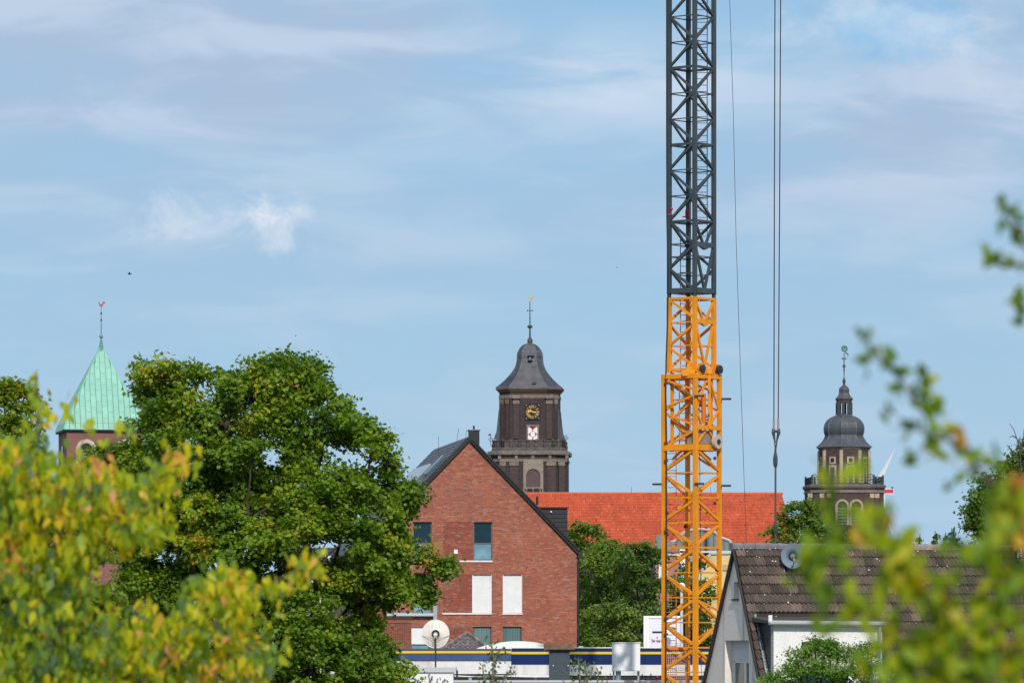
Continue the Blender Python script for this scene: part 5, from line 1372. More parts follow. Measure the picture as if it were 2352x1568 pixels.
    for _ in range(95):
        dd = abs(rnd.gauss(0, 1.4)); x = e+.1+rnd.random()**1.3*7.5
        if dd > sl-.3: continue
        yy = (dn*dd).y
        if yy < -tdt-.1 and dxl-.3 < x < dxr: continue
        c = Vector((x, 0, zr+.01))+dn*dd+nn*.10; r = rnd.uniform(.008, .028)
        fl.add([c+Vector((r*math.cos(a), 0, 0))-dn*r*math.sin(a) for a in [k*math.pi/3+rnd.random()*.5 for k in range(6)]], [(0, 1, 2, 3, 4, 5)], rnd.random())
    fl.build('lichen', mat('lichen', [(0, (.45, .44, .40)), (1, (.70, .69, .64))], rough=.95), roof, kind='stuff')
    # ridge tiles
    M_rt = mat('ridge_grey', [(0, (.13, .13, .15)), (.6, (.19, .19, .21)), (1, (.30, .22, .18))], rough=.8, noise=(4, .25))
    x = e-.08; i = 0
    while x < Ln:
        t_ = rnd.random()*.5 if x < 4.2 else .75+rnd.random()*.25
        r = MB(); r.bar((0, 0, 0), (.42, 0, .0), .145, 8, .12, tint=t_); o_ = r.build('ridge_tile', M_rt, roof); o_.location = (x, 0, zr+.02); o_.rotation_euler = (0, rnd.uniform(-.02, .02), 0); x += .38; i += 1
    # dormer
    M_rough = mat('roughcast', [(0, (.80, .79, .79))], rough=.95, noise=(14, .10), bump=.6, streak=((.60, .58, .57), .4, 1.4, .6))
    yd = -2.65; d = put('dormer', None, t)
    # front wall with a window opening
    wl = fr.on(1841, 1473, yd); wr = fr.on(1929, 1473, yd); wz = wl.z
    fw_ = MB(); zt = zdt-.10
    fw_.box(dxl, wl.x, yd, yd+.25, zN-2, zt); fw_.box(wr.x, dxr, yd, yd+.25, zN-2, zt); fw_.box(wl.x, wr.x, yd, yd+.25, wz, zt); fw_.box(wl.x, wr.x, yd, yd+.25, zN-2, wz-1.6); fw_.build('dormer_wall', M_rough, d)
    wn_ = MB(); wn_.box(wl.x, wl.x+.07, yd+.14, yd+.2, wz-1.6, wz); wn_.box(wr.x-.07, wr.x, yd+.14, yd+.2, wz-1.6, wz); wn_.box(wl.x+.07, wr.x-.07, yd+.14, yd+.2, wz-.07, wz); w = wn_.build('dormer_window', mat('brown_frame', [(0, (.16, .12, .10))]), d)
    for k in range(12): MB().box(wl.x+.07, wr.x-.07, yd+.15, yd+.18, wz-.07-(k+1)*.07, wz-.07-k*.07-.008).build('blind_slat', mat('blind', [(0, (.42, .40, .36))]), w)
    MB().box(wl.x+.07, wr.x-.07, yd+.185, yd+.2, wz-1.6, wz-.07).build('pane', M_glass, w)
    # left cheek, tile-hung dark, with its pale flashing
    ck = MB(); ck.add([(dxl, yd+.001, zt), (dxl, -tdt, zt), (dxl, yd+.001, zr+yd*tn)], [(0, 1, 2)]); ck.add([(dxr, yd+.001, zt), (dxr, -tdt, zt), (dxr, yd+.001, zr+yd*tn)], [(0, 2, 1)]); ck.build('dormer_cheek', M_slate, d)
    fsh = MB(); n = 7
    for k in range(n):
        u0, u1 = k/n, (k+.95)/n; y0_, y1_ = -tdt+(yd+tdt)*u0, -tdt+(yd+tdt)*u1
        z0_, z1_ = zr+y0_*tn, zr+y1_*tn
        fsh.add([(dxl-.02, y0_, z0_+.16), (dxl-.02, y1_, z1_+.16), (dxl-.12, y1_-.05, z1_+.12), (dxl-.12, y0_-.05, z0_+.12)], [(0, 1, 2, 3)])
    fsh.build('lead_flashing', mat('lead_blue', [(0, (.24, .33, .36))], rough=.5, noise=(6, .35)), d)
    dr = MB(); x0, x1 = dxl-.22, dxr+.12; dr.add([(x0, yd-.18, zdt-.02), (x1, yd-.18, zdt-.02), (x1, -tdt+.1, zdt+.12), (x0, -tdt+.1, zdt+.12), (x0, yd-.18, zdt-.10), (x1, yd-.18, zdt-.10), (x1, -tdt+.1, zdt-.02), (x0, -tdt+.1, zdt-.02)], [(0, 1, 2, 3), (4, 5, 1, 0), (4, 7, 6, 5), (0, 3, 7, 4), (1, 5, 6, 2)]); dr.build('dormer_roof', mat('roof_felt', [(0, (.07, .065, .065))], rough=.9), d)
    gt = MB(); gt.bar((x0-.02, yd-.24, zdt-.07), (x1+.03, yd-.24, zdt-.10), .075, 8); gt.build('gutter', mat('zinc_light', [(0, (.45, .48, .48))], rough=.4, metal=.3), d)
    MB().bar((x0+.02, yd-.24, zdt-.05), (x0+.02, yd-.24, zdt+.16), .065, 8).build('vent_pipe', M_white, d)
    MB().bar((dxr-.15, yd-.2, zN-1), (dxr-.15, yd-.2, zdt-.1), .04, 8).build('downpipe', mat('zinc', [(0, (.36, .42, .46))]), d)
    # dish on the roof
    q = fr.on(1821, 1276, -.62); k = (150.0)/F; R = 27.5*k
    s = thing('satellite_dish', 'small pale grey satellite dish fixed on the brown tiled roof', 'satellite dish', (0, 0, 0)); s.location = (fr.R.inverted() @ q)+fr.o; s.rotation_euler = (math.radians(-12), 0, th-.3)
    dm = MB(); n = 24; vs = [(0, .10, 0)]
    for r_, y_ in ((.35, .085), (.7, .04), (1, -.02)): vs += [(R*r_*math.cos(2*math.pi*j/n), y_, R*r_*1.08*math.sin(2*math.pi*j/n)) for j in range(n)]
    fs = [(0, 1+j, 1+(j+1) % n) for j in range(n)]
    for q_ in range(2): fs += [(1+q_*n+j, 1+q_*n+(j+1) % n, 1+(q_+1)*n+(j+1) % n, 1+(q_+1)*n+j) for j in range(n)]
    dm.add(vs, fs); dm.build('reflector', mat('dish_grey', [(0, (.16, .21, .27))], rough=.45), s, smooth=True)
    MB().bar((0, .1, -R), (.02, -.34, -R*.55), .014, 6).build('feed_arm', M_iron, s)
    MB().bar((.02, -.36, -R*.55), (.02, -.28, -R*.48), .035, 8).build('receiver_head', mat('orange_cap', [(0, (.6, .35, .12))]), s)
    MB().bar((0, .08, 0), (0, .5, -.35), .02, 6).build('mast', M_iron, s)
right_house()

# ================================================================ wind turbine far away
def turbine():
    Y = 2600.0; o = P(2028, 1128, Y); k = Y/F
    t = thing('wind_turbine', 'distant white wind turbine with red-striped nacelle behind the onion-domed tower', 'wind turbine', (o.x, o.y, 0))
    M_w = mat('turbine_white', [(0, (.85, .85, .87))], rough=.5)
    MB().bar((0, 0, 0), (0, 0, o.z-6*k), 8.5*k, 12, 4.5*k).build('tower', M_w, t)
    n = MB().box(-16*k, 24*k, -5*k, 5*k, o.z-6*k, o.z+6.5*k).build('nacelle', M_w, t)
    MB().box(-13*k, 23.5*k, -5.1*k, 5.1*k, o.z-4.5*k, o.z+5*k).build('red_stripe', mat('turbine_red', [(0, (.55, .05, .10))]), n)
    MB().box(18*k, 24*k, -2*k, 2*k, o.z+6.5*k, o.z+10*k).build('beacon', M_iron, n)
    MB().ball((-20*k, 0, o.z), 6*k).build('hub', M_w, t)
    H = Vector((-20*k, 0, o.z)); ax = Vector((.45, .0, .0))
    for a in (32, 152, 272):
        a = math.radians(a); d = Vector((math.sin(a)*.75, -math.sin(a)*.66, math.cos(a)))
        s_ = Vector((.66, .75, 0)); b = MB(); vs = []
        for u, w_ in ((0, 4.0), (.08, 8.5), (.3, 8.5), (.6, 5), (1, 1.2)):
            c = H+d*u*112*k; e = d.cross(s_).normalized()
            vs += [c+e*w_*k, c+s_*1.2*k, c-e*w_*.6*k, c-s_*1.2*k]
        b.add(vs, [(i*4+j, i*4+(j+1) % 4, i*4+4+(j+1) % 4, i*4+4+j) for i in range(4) for j in range(4)]+[(16, 17, 18, 19)]); b.build('blade', M_w, t)
turbine()

# ================================================================ birds
for (px, py, s_, lb) in ((297, 629, .2, 'small dark bird flying high in the sky above the green pyramid roof'), (679, 771, .08, 'tiny bird in the open sky between maple and cloud puff'), (1417, 614, .08, 'tiny bird in the sky left of the crane mast')):
    p = P(px, py, 300); b = MB(); k = s_
    b.ball((0, 0, 0), .35*k, 8, 6, .8); b.bar((0, 0, 0), (.8*k, .1, .05*k), .25*k, 6, .05*k); b.bar((-.3*k, 0, .08*k), (-.55*k, 0, .1*k), .15*k, 6, .03*k)
    o = thing('bird', lb, 'bird', p, 0, 'birds flying far off in the sky'); b.build('body', M_iron, o)
    for sy in (-1, 1):
        w = MB(); w.add([(-.25*k, 0, .1*k), (.3*k, 0, .1*k), (.25*k, sy*.8*k, .45*k), (.05*k, sy*1.5*k, .3*k), (-.1*k, sy*.7*k, .5*k), (-.2*k, 0, .05*k), (.3*k, 0, .05*k)], [(0, 1, 2, 4), (4, 2, 3), (0, 5, 6, 1)]); w.build('wing', M_iron, o)
# ================================================================ vegetation
SHAPES = {
 'maple': [(0, -.5), (.10, -.12), (.42, -.28), (.34, 0), (.52, .18), (.20, .22), (0, .58), (-.20, .22), (-.52, .18), (-.34, 0), (-.42, -.28), (-.10, -.12)],
 'maple8': [(0, -.5), (.40, -.26), (.27, .02), (.50, .2), (.18, .2), (0, .58), (-.18, .2), (-.50, .2), (-.27, .02), (-.40, -.26)],
 'tri': [(0, -.5), (.42, .02), (.14, .12), (0, .55), (-.14, .12), (-.42, .02)],
 'oval': [(0, -.5), (.27, -.08), (.16, .3), (0, .55), (-.16, .3), (-.27, -.08)],
 'drop': [(0, -.5), (.20, -.30), (.26, -.08), (.12, .25), (0, .62), (-.12, .25), (-.26, -.08), (-.20, -.30)],
 'quad': [(0, -.5), (.32, 0), (0, .5), (-.32, 0)],
}
def leaf_mesh(name, pos, nrm, up, size, tint, shape, m, fold=.12):
    """one mesh of flat leaf polygons; arrays of n leaves"""
    sh = np.array(SHAPES[shape]); k = len(sh); n = len(pos)
    nrm = nrm/np.linalg.norm(nrm, axis=1, keepdims=True)
    side = np.cross(up, nrm); side /= np.linalg.norm(side, axis=1, keepdims=True)+1e-9
    u2 = np.cross(nrm, side)
    v = pos[:, None, :]+size[:, None, None]*(sh[None, :, 0, None]*side[:, None, :]+sh[None, :, 1, None]*u2[:, None, :]+(-fold*np.abs(sh[None, :, 0, None])+.10*(sh[None, :, 1, None] > .4))*nrm[:, None, :])
    v = v.reshape(-1, 3); me = bpy.data.meshes.new(name)
    me.vertices.add(n*k); me.vertices.foreach_set('co', v.ravel().astype(np.float32))
    me.loops.add(n*k); me.loops.foreach_set('vertex_index', np.arange(n*k, dtype=np.int32))
    me.polygons.add(n); me.polygons.foreach_set('loop_start', np.arange(0, n*k, k, dtype=np.int32))
    a = me.attributes.new('tint', 'FLOAT', 'FACE'); a.data.foreach_set('value', np.clip(tint, 0, 1).astype(np.float32))
    me.materials.append(m); me.update(calc_edges=True); return me
def unit(n):
    v = npr.normal(size=(n, 3)); return v/np.linalg.norm(v, axis=1, keepdims=True)
def hue(name, stops, trans=.35): return mat(name, stops, rough=.5, trans=trans, spec=.35)
M_maple = hue('maple_leaf', [(0, (.050, .115, .010)), (.45, (.135, .235, .014)), (.80, (.25, .33, .018)), (.93, (.40, .38, .02)), (.965, (.62, .36, .02)), (1, (.40, .14, .03))])
M_lime = hue('lime_leaf', [(0, (.055, .12, .018)), (.6, (.13, .22, .025)), (.9, (.24, .31, .04)), (1, (.20, .18, .05))])
M_dk = hue('dark_leaf', [(0, (.045, .10, .018)), (.7, (.10, .18, .028)), (1, (.19, .24, .045))])
M_bark = mat('bark', [(0, (.045, .036, .028)), (1, (.07, .055, .042))], rough=.95, noise=(6, .3))
def branch_set(t, base, limbs, r0, m=M_bark, name='limb'):
    for (pts, r) in limbs:
        n = len(pts); MB().path(pts, [max(.012, r*(1-.85*i/(n-1))) for i in range(n)], 6, tint=rnd.random()).build(name, m, t)
def wob(a, b, n, s):
    a, b = Vector(a), Vector(b); out = []
    for i in range(n+1):
        u = i/n; p = a.lerp(b, u); w = math.sin(math.pi*u)*s
        out.append(p+Vector((rnd.uniform(-w, w), rnd.uniform(-w, w), rnd.uniform(-w, w)+w*.6)))
    return out
def tree(name, label, cat, Y, trunkpx, lobes, leaf, dens, shape, m, group=None, squash=.75, trunk_r=.3, clump=.42, gauss=.22, base_tint=.45, fork=None, droop=0.0, inner=.35, zs=.6):
    """lobes [(px, py, r px, dy m)] seen from the camera; every lobe is a dome of leaf clumps"""
    k = Y/F; base = P(trunkpx, HZ, Y); base.z = 0
    t = thing(name, label, cat, (base.x, base.y, 0), 0, group)
    allp, alln, allt = [], [], []
    tops = []
    for (px, py, rp, dy) in lobes:
        c = np.array(P(px, py, Y))-np.array(base); c[1] += dy; tsq = squash; r = rp*k
        c[0] += (px-1176)/F*dy; c[2] += (HZ-py)/F*dy
        r *= 1.08; ncl = max(6, int(dens*2.3*(r/clump)**2*.9)); d = unit(ncl); d[:, 2] = np.where(d[:, 2] < -.55, -d[:, 2], d[:, 2])
        rr = r*npr.uniform(.62, 1.0, ncl)**1.0
        nin = npr.random(ncl) < inner; rr = np.where(nin, rr*.55, rr)
        cc = c+d*rr[:, None]*np.array([1, 1, squash])
        lt = npr.normal(0, .15)
        for j in range(ncl):
            nl = int(npr.uniform(.7, 1.3)*dens_leaves*1.5); ph = npr.normal(size=(nl, 3)); ph[:, 2] *= zs
            ph *= clump*.50
            allp.append(cc[j]+ph); nn = d[j]*.55+np.array([0, 0, .55])+npr.normal(0, .55, (nl, 3)); alln.append(nn)
            allt.append(base_tint+lt+npr.normal(0, .10)+npr.normal(0, gauss, nl))
        tops.append((Vector(c), r))
    p = np.concatenate(allp); n = np.concatenate(alln); tt = np.concatenate(allt)
    # few yellow leaves: thin the upper tail
    tt = np.where(tt > .92, np.where(npr.random(len(tt)) < .45, tt, npr.uniform(.4, .85, len(tt))), tt)
    up = npr.normal(0, 1, (len(p), 3)); up[:, 2] -= droop
    size = leaf*npr.uniform(.7, 1.25, len(p))
    me = leaf_mesh('leaves', p, n, up, size, tt, shape, m); put('crown', me, t, kind='stuff')
    # trunk and limbs
    fz = fork if fork else min(c.z for c, r in tops)*.8
    fk = Vector((rnd.uniform(-.2, .2), 0, fz)); MB().path([Vector((0, 0, 0)), Vector((.05, 0, fz*.5)), fk], [trunk_r*1.25, trunk_r, trunk_r*.8], 10).build('trunk', M_bark, t)
    return t, fk, tops
def rows(x0, x1, y0, y1, r, dy=2.0, top=None):
    out = []; y = y0; j = 0
    while y < y1:
        x = x0+(j % 2)*r*.6
        while x < x1:
            if top is None or y > top(x): out.append((x+rnd.uniform(-.3, .3)*r, y+rnd.uniform(-.3, .3)*r, r*rnd.uniform(.8, 1.15), rnd.uniform(-dy, dy)))
            x += r*1.35
        y += r*1.15; j += 1
    return out
# ---- big maple
dens_leaves = 34
ML = [(330,862,40,1.0),(372,860,42,-.5),(420,868,42,.5),(468,868,42,-1),(515,872,40,0),(556,880,36,1.5),(345,905,42,1.5),(392,920,42,0),(440,915,40,2),(592,850,40,0),(640,850,44,-1),(690,845,44,.5),(725,862,34,1.5),
      (600,900,50,1.5),(660,905,52,-1),(715,915,48,1.5),(770,935,44,0),(800,955,40,1),(545,935,46,2.0),(480,960,42,-2),(430,975,46,-1),(360,965,46,0),(330,1005,50,1),(590,965,42,-2),(640,975,36,2.5),(740,985,46,-1.5),(800,1000,42,1.0),(828,985,30,0),(700,955,42,1),
      (870,1002,30,0),(888,1022,30,-.5),(893,1060,30,0),(900,1086,20,.3),(868,1040,24,.6),(846,1060,16,.3),(250,1060,50,1),(222,1075,30,1),(240,1045,22,1),(275,1035,26,.5),(300,1080,60,0),(380,1040,55,-2.5),(450,1040,56,-3.0),(510,1050,52,-2.5),(570,1045,44,-3),(420,1110,60,-1.5),(520,1120,60,-1),(600,1100,50,0),(640,1065,30,2),
      (720,1075,46,-1.5),(770,1095,44,-2.0),(820,1110,46,-1),(690,1120,52,-2.5),(750,1150,56,-3),(820,1160,56,-2),(880,1140,50,-.5),(925,1135,42,.3),(950,1128,26,0),(600,1160,56,0),(650,1190,56,-2),
      (930,1185,40,0),(905,1225,44,-1),(945,1260,40,0),(985,1290,36,.2),(1015,1312,26,0),(1028,1300,16,0),(870,1240,50,-2.0),(820,1230,54,-3.2),(760,1225,54,-3.2),(700,1240,52,-3.6),(640,1250,56,-4.0),(580,1230,56,-3.6),(520,1210,60,-3.2),(460,1190,60,-2.8),(380,1170,66,-2),(310,1160,66,-1),
      (960,1340,30,.2),(985,1370,18,.2),(975,1385,12,.3),(915,1310,44,-.6),(880,1340,44,0),(890,1385,30,.4),(920,1375,26,.2),(850,1290,48,-1),(830,1350,40,.5),(840,1400,30,.5),(450,1270,66,-3),(520,1290,60,-3.5),(380,1250,70,-2),(300,1250,70,-1),
      (700,1400,56,-4.2),(660,1450,60,-4.4),(730,1440,56,-4.0),(760,1400,36,-3.0),(700,1500,66,-4.8),(640,1530,66,-4.5),(760,1520,66,-4.4),(820,1510,60,-4.0),(860,1490,46,-3),(880,1530,50,-3.2),(915,1550,40,-2.6),(840,1570,66,-4),(900,1600,60,-3.4),(800,1372,28,.5),(828,1418,30,0),(800,1450,30,-.5),(850,1450,26,0),(770,1345,26,0),(560,1430,66,-3.4),(500,1380,66,-3),(600,1380,60,-3.2),
      (400,1370,76,-1),(450,1470,76,-2),(540,1530,70,-3),(330,1340,80,0),(700,1600,70,-4.5),(780,1600,70,-4.2),(600,1620,70,-4),
      (560,1330,56,-1),(640,1330,50,0),(700,1310,46,1.5),(620,1270,60,2),(500,1350,60,2),(430,1330,70,3),(740,1300,40,2.2),(500,1250,70,3),(620,1450,80,2),(520,1480,80,2),(700,1540,80,1.5)]
MPOLY = [(300,870),(340,845),(560,870),(600,840),(700,830),(745,880),(830,950),(880,1000),(880,1040),(820,1040),(780,1100),(940,1110),(960,1150),(930,1230),(1000,1290),(1010,1330),(960,1330),(940,1390),(885,1392),(870,1440),(900,1470),(940,1530),(930,1600),(250,1600),(230,1060),(330,1000),(320,920)]
MHOLE = [(842,1082,24),(872,1108,14),(713,942,12),(620,1068,24),(748,1064,26),(465,908,22),(455,1006,14),(765,1290,12),(785,1400,22),(905,1415,10)]
def inpoly(x, y, poly):
    c_ = False; j_ = len(poly)-1
    for i_ in range(len(poly)):
        xi, yi = poly[i_]; xj, yj = poly[j_]
        if (yi > y) != (yj > y) and x < (xj-xi)*(y-yi)/(yj-yi)+xi: c_ = not c_
        j_ = i_
    return c_
while len(ML) < 420:
    x, y = rnd.uniform(230, 1010), (rnd.uniform(835, 1600) if rnd.random() < .5 else rnd.uniform(840, 1200))
    if not inpoly(x, y, MPOLY) or any(math.hypot(x-q[0], y-q[1]) < q[2]+20 for q in MHOLE): continue
    if not inpoly(x-25, y, MPOLY) or not inpoly(x+25, y, MPOLY) or not inpoly(x, y-22, MPOLY): continue
    ML.append((x, y, rnd.uniform(26, 40), rnd.uniform(-3.2, 3.2)*(1 if y > 1100 else .6)))
ML = [q for q in ML if not any(math.hypot(q[0]-h[0], q[1]-h[1]) < h[2]*.7+q[2]*.35 for h in MHOLE[:7])]
mt, fk, tops = tree('maple_tree', 'big spreading maple with green and a few yellow leaves, centre left', 'tree', 188, 640, ML, .17, 1.25, 'maple8', M_maple, trunk_r=.34, clump=.42, fork=6.5, squash=.9, zs=.7, gauss=.12)
lim = []
for i, (c, r) in enumerate(tops):
    if i % 2 and c.z < 14: continue
    pass
mains = [Vector((-4.0, .6, 17.0)), Vector((-2.0, -1.2, 18.2)), Vector((.2, .3, 19.0)), Vector((1.8, 1.0, 18.0)), Vector((3.2, -.6, 15.8)), Vector((3.9, .4, 13.2)), Vector((-3.6, -1.6, 13.6)), Vector((1.2, -3.0, 12.6)), Vector((-1.0, -2.8, 14.6))]
mid = []
for q in mains:
    pts = wob(fk, q, 6, .45); lim.append((pts, .17)); mid += pts[2:]
for (c, r) in tops[:150]:
    q = min(mid, key=lambda p: (p-c).length+max(0, p.z-c.z)*1.5)
    if (q-c).length < .4: continue
    pts = wob(q, c, 4, .22); lim.append((pts, .065))
    for _ in range(3):
        e = c+Vector(tuple(unit(1)[0]))*r*.8; lim.append((wob(pts[3], e, 3, .12), .024))
branch_set(mt, None, lim, .2)

# ---- lime trees in the middle distance
dens_leaves = 30
def simple(name, label, cat, Y, tpx, lobes, leaf, shape, m, dens=1.9, clump=.5, **kw):
    t, f_, tp = tree(name, label, cat, Y, tpx, lobes, leaf, dens, shape, m, clump=clump, **kw)
    branch_set(t, None, [(wob(f_, c, 4, .2), .09) for c, r in tp], .1); return t
simple('lime_tree', 'tall green lime tree directly right of the brick gable', 'tree', 350, 1340, [(1322,1215,22,0),(1350,1210,20,0),(1362,1232,20,0),(1320,1250,28,0),(1300,1225,20,2)]+rows(1300, 1400, 1265, 1500, 30), .26, 'tri', M_lime, group=None, trunk_r=.35, clump=.6)
simple('lime_tree', 'rounded green tree under the orange roof, left of the crane', 'tree', 345, 1425, [(1395,1250,20,0),(1408,1262,22,0),(1380,1268,24,1)]+rows(1355, 1470, 1285, 1500, 30), .26, 'tri', M_lime, trunk_r=.3, clump=.6, base_tint=.5)
simple('lime_tree', 'bushy dark tree touching the left side of the crane mast', 'tree', 340, 1490, [(1450,1262,20,0),(1478,1262,22,0),(1495,1275,18,0)]+rows(1440, 1530, 1290, 1500, 28), .26, 'tri', M_dk, trunk_r=.3, clump=.6)
simple('shrub', 'pale yellow-green bushy tree in front of the darker trees, above the white cabinet', 'shrub', 325, 1415, rows(1375, 1465, 1405, 1500, 24, 1.0), .24, 'tri', hue('pale_leaf', [(0, (.07, .14, .025)), (.6, (.16, .24, .04)), (1, (.28, .32, .07))]), trunk_r=.2, clump=.5, base_tint=.6)
simple('lime_tree', 'dark green tree seen through the crane mast below the curved zinc roof', 'tree', 300, 1620, [(1580,1310,18,0),(1560,1345,20,0),(1610,1300,16,0)]+rows(1545, 1650, 1345, 1510, 26), .22, 'tri', M_dk, trunk_r=.25, clump=.5)
simple('lime_tree', 'dark green tree peeping over the ridge of the brown tiled roof', 'tree', 330, 1830, [(1822,1165,12,0),(1800,1195,18,0),(1845,1170,14,0),(1835,1200,28,0),(1862,1165,16,0),(1870,1200,28,0),(1780,1222,20,0),(1815,1235,30,0),(1860,1240,34,0),(1790,1260,30,0),(1840,1290,40,1),(1885,1215,24,1)], .26, 'tri', M_lime, trunk_r=.3, clump=.55, base_tint=.5)
simple('shrub', 'blue-green tree in front of the onion-domed tower base', 'tree', 420, 1950, [(1930,1232,22,0),(1960,1228,24,0),(1985,1236,22,0),(1910,1245,24,0),(1945,1260,34,0),(1990,1262,30,0)], .26, 'quad', hue('bluegreen_leaf', [(0, (.03, .07, .04)), (1, (.07, .12, .06))]), trunk_r=.25, clump=.5)
# ---- tree at the far left, behind the birch
dens_leaves = 24
simple('maple_tree', 'maple crown at the left edge of the picture behind the birch', 'tree', 150, 20, [(40,895,26,0),(18,890,24,0),(62,905,22,0),(10,930,30,0),(50,940,28,0),(75,930,18,0),(20,975,34,0),(62,985,30,0),(-20,920,40,0),(-30,1000,60,0),(30,1040,60,0),(0,1120,90,1),(60,1130,60,0)]+rows(-60, 250, 1170, 1600, 52, 1.5), .16, 'maple', M_maple, trunk_r=.2, clump=.32, base_tint=.5)
# ---- right edge trees
simple('oak_tree', 'dark green leafy tree rising at the right edge behind the house roof', 'tree', 165, 2330, [(2250,1140,26,0),(2238,1175,26,0),(2262,1110,22,0),(2290,1125,32,0),(2320,1110,34,0),(2345,1080,30,0),(2340,1050,22,0),(2270,1170,40,0),(2320,1170,50,0),(2240,1215,30,0),(2280,1230,50,0),(2340,1240,60,0),(2380,1150,60,1),(2280,1300,60,1),(2350,1330,70,0),(2290,1400,70,0),(2360,1430,80,0),(2400,1050,60,0),(2360,1540,90,0),(2270,1500,60,0),(2310,1080,26,0),(2290,1160,36,0),(2350,1190,50,0),(2260,1200,36,0)], .15, 'oval', M_lime, trunk_r=.25, clump=.34, base_tint=.35, dens=3.0)
tw = []
o_ = P(2330, HZ, 160); 
for seed in (((2352,1130),(2345,1080),(2342,1030),(2335,1005),(2328,985),(2318,972)), ((2342,1030),(2350,1010),(2352,985)), ((2344,1060),(2332,1045),(2322,1030),(2312,1022)), ((2335,1005),(2325,1000),(2318,1005)), ((2290,1130),(2296,1112),(2304,1098),(2306,1085)), ((2352,1100),(2362,1040),(2360,980)), ((2345,1040),(2338,1018),(2344,1000))):
    tw.append([P(a, b, 160)-Vector((o_.x, o_.y, 0)) for a, b in seed])
bt = thing('bare_tree', 'leafless curly twigs sticking up at the right edge of the picture', 'tree', (o_.x, o_.y, 0))
tk = MB(); tk.path([Vector((0, 0, 0)), Vector((.2, 0, 8)), tw[0][0]], [.12, .08, .03], 6); tk.build('trunk', M_bark, bt)
for pts in tw: MB().path(pts, [.028*(1-.7*i/(len(pts)-1)) for i in range(len(pts))], 5).build('twig', mat('twig', [(0, (.07, .05, .06))]), bt)
# ---- conifers peeping above the roof on the right
def conifer(px, py, Y, h, w, label, m):
    b = P(px, HZ, Y); zt = P(px, py, Y).z
    t = thing('conifer', label, 'tree', (b.x, b.y, 0), 0, 'conifers peeping over the tiled ridge'); MB().bar((0, 0, 0), (0, 0, zt), .14, 6, .02).build('trunk', M_bark, t)
    ps, ns, us = [], [], []; z = zt-h
    lv = int(h/.28)
    for i in range(lv):
        u = i/lv; r = w*(1-u)**.8*npr.uniform(.75, 1.15); nb = max(4, int(9*(1-u)+3))
        for j in range(nb):
            a = npr.uniform(0, 6.28); n = int(20*(r/w)+6); s = npr.uniform(.1, 1, n)
            p = np.stack([np.cos(a)*r*s, np.sin(a)*r*s, zt-h+u*h+.25*s*s*r], 1)+npr.normal(0, .06, (n, 3)); ps.append(p)
    p = np.concatenate(ps); n = len(p)
    me = leaf_mesh('needles', p, npr.normal(size=(n, 3)), npr.normal(size=(n, 3)), npr.uniform(.14, .26, n), npr.random(n), 'quad', m); put('crown', me, t, kind='stuff')
M_con = hue('conifer_green', [(0, (.03, .06, .02)), (1, (.09, .13, .03))], .2); M_conb = hue('conifer_blue', [(0, (.03, .07, .06)), (1, (.08, .14, .11))], .2)
conifer(2113, 1226, 220, 4, 1.0, 'small pointed green conifer left of its pair above the tiled ridge', M_con)
conifer(2148, 1219, 222, 4, 1.2, 'yellow-green conifer between the small conifer and the blue one', M_con)
conifer(2186, 1212, 224, 5, 1.5, 'blue-green feathery conifer nearest to the dark tree at right', M_conb)
conifer(2172, 1222, 226, 4, 1.2, 'blue-green conifer half hidden behind the feathery conifer', M_conb)
conifer(2082, 1234, 221, 4, .8, 'low conifer tip just left of the small pointed conifer', M_con)

# ---- bush before the right house
dens_leaves = 26
simple('bush', 'round fresh green bush in front of the white dormer', 'bush', 118, 1900, [(1830,1510,30,0),(1862,1500,34,0),(1895,1500,34,0),(1925,1508,36,0),(1965,1505,34,0),(1995,1500,30,0),(1872,1478,20,0),(1905,1480,14,0),(1815,1545,34,0),(1850,1545,40,-.5),(1900,1545,44,-.6),(1950,1545,44,-.6),(2000,1545,44,-.4),(2040,1540,40,0),(1760,1562,22,0),(1785,1570,30,0),(1830,1590,50,0),(1920,1600,60,0),(2010,1600,60,0),(2070,1580,40,0)], .075, 'oval', hue('bush_leaf', [(0, (.06, .14, .02)), (.6, (.13, .26, .03)), (1, (.24, .34, .06))]), trunk_r=.08, clump=.20, dens=1.9, fork=6.5, base_tint=.5)
# ---- saplings in front of the shop
def sapling(label, Y, stems, leaf, n, m):
    b = P(stems[0][0][0], HZ, Y); t = thing('birch_sapling', label, 'sapling', (b.x, b.y, 0), 0, 'saplings in front of the shop'); ps = []
    for st in stems:
        pts = [P(a, c, Y)-Vector((b.x, b.y, 0)) for a, c in st]; MB().path([Vector((pts[0].x, 0, 0))]+pts, [.03]+[.022*(1-.7*i/len(pts)) for i in range(len(pts))], 5).build('stem', mat('sapling_bark', [(0, (.16, .15, .11))]), t)
        for q0, q1 in zip(pts[:-1], pts[1:]):
            for _ in range(max(1, int(n*(q1-q0).length))): ps.append(q0.lerp(q1, rnd.random())+Vector((rnd.gauss(0, .09), rnd.gauss(0, .09), rnd.gauss(0, .05))))
    me = [leaf_mesh('leaf', np.zeros((1, 3)), np.array([[0, -1., .3]]), np.array([[0, 0, -1.]]), np.array([leaf]), np.array([q]), 'oval', m) for q in (.1, .4, .6, .8, .95)]
    for p in ps[:290]:
        inst(rnd.choice(me), 'leaf', t, p, (rnd.uniform(-1, 1), rnd.uniform(-.8, .8), rnd.uniform(-3.1, 3.1)), (1, 1, 1))
M_sap = hue('sapling_leaf', [(0, (.035, .08, .015)), (.6, (.06, .12, .02)), (1, (.14, .17, .03))])
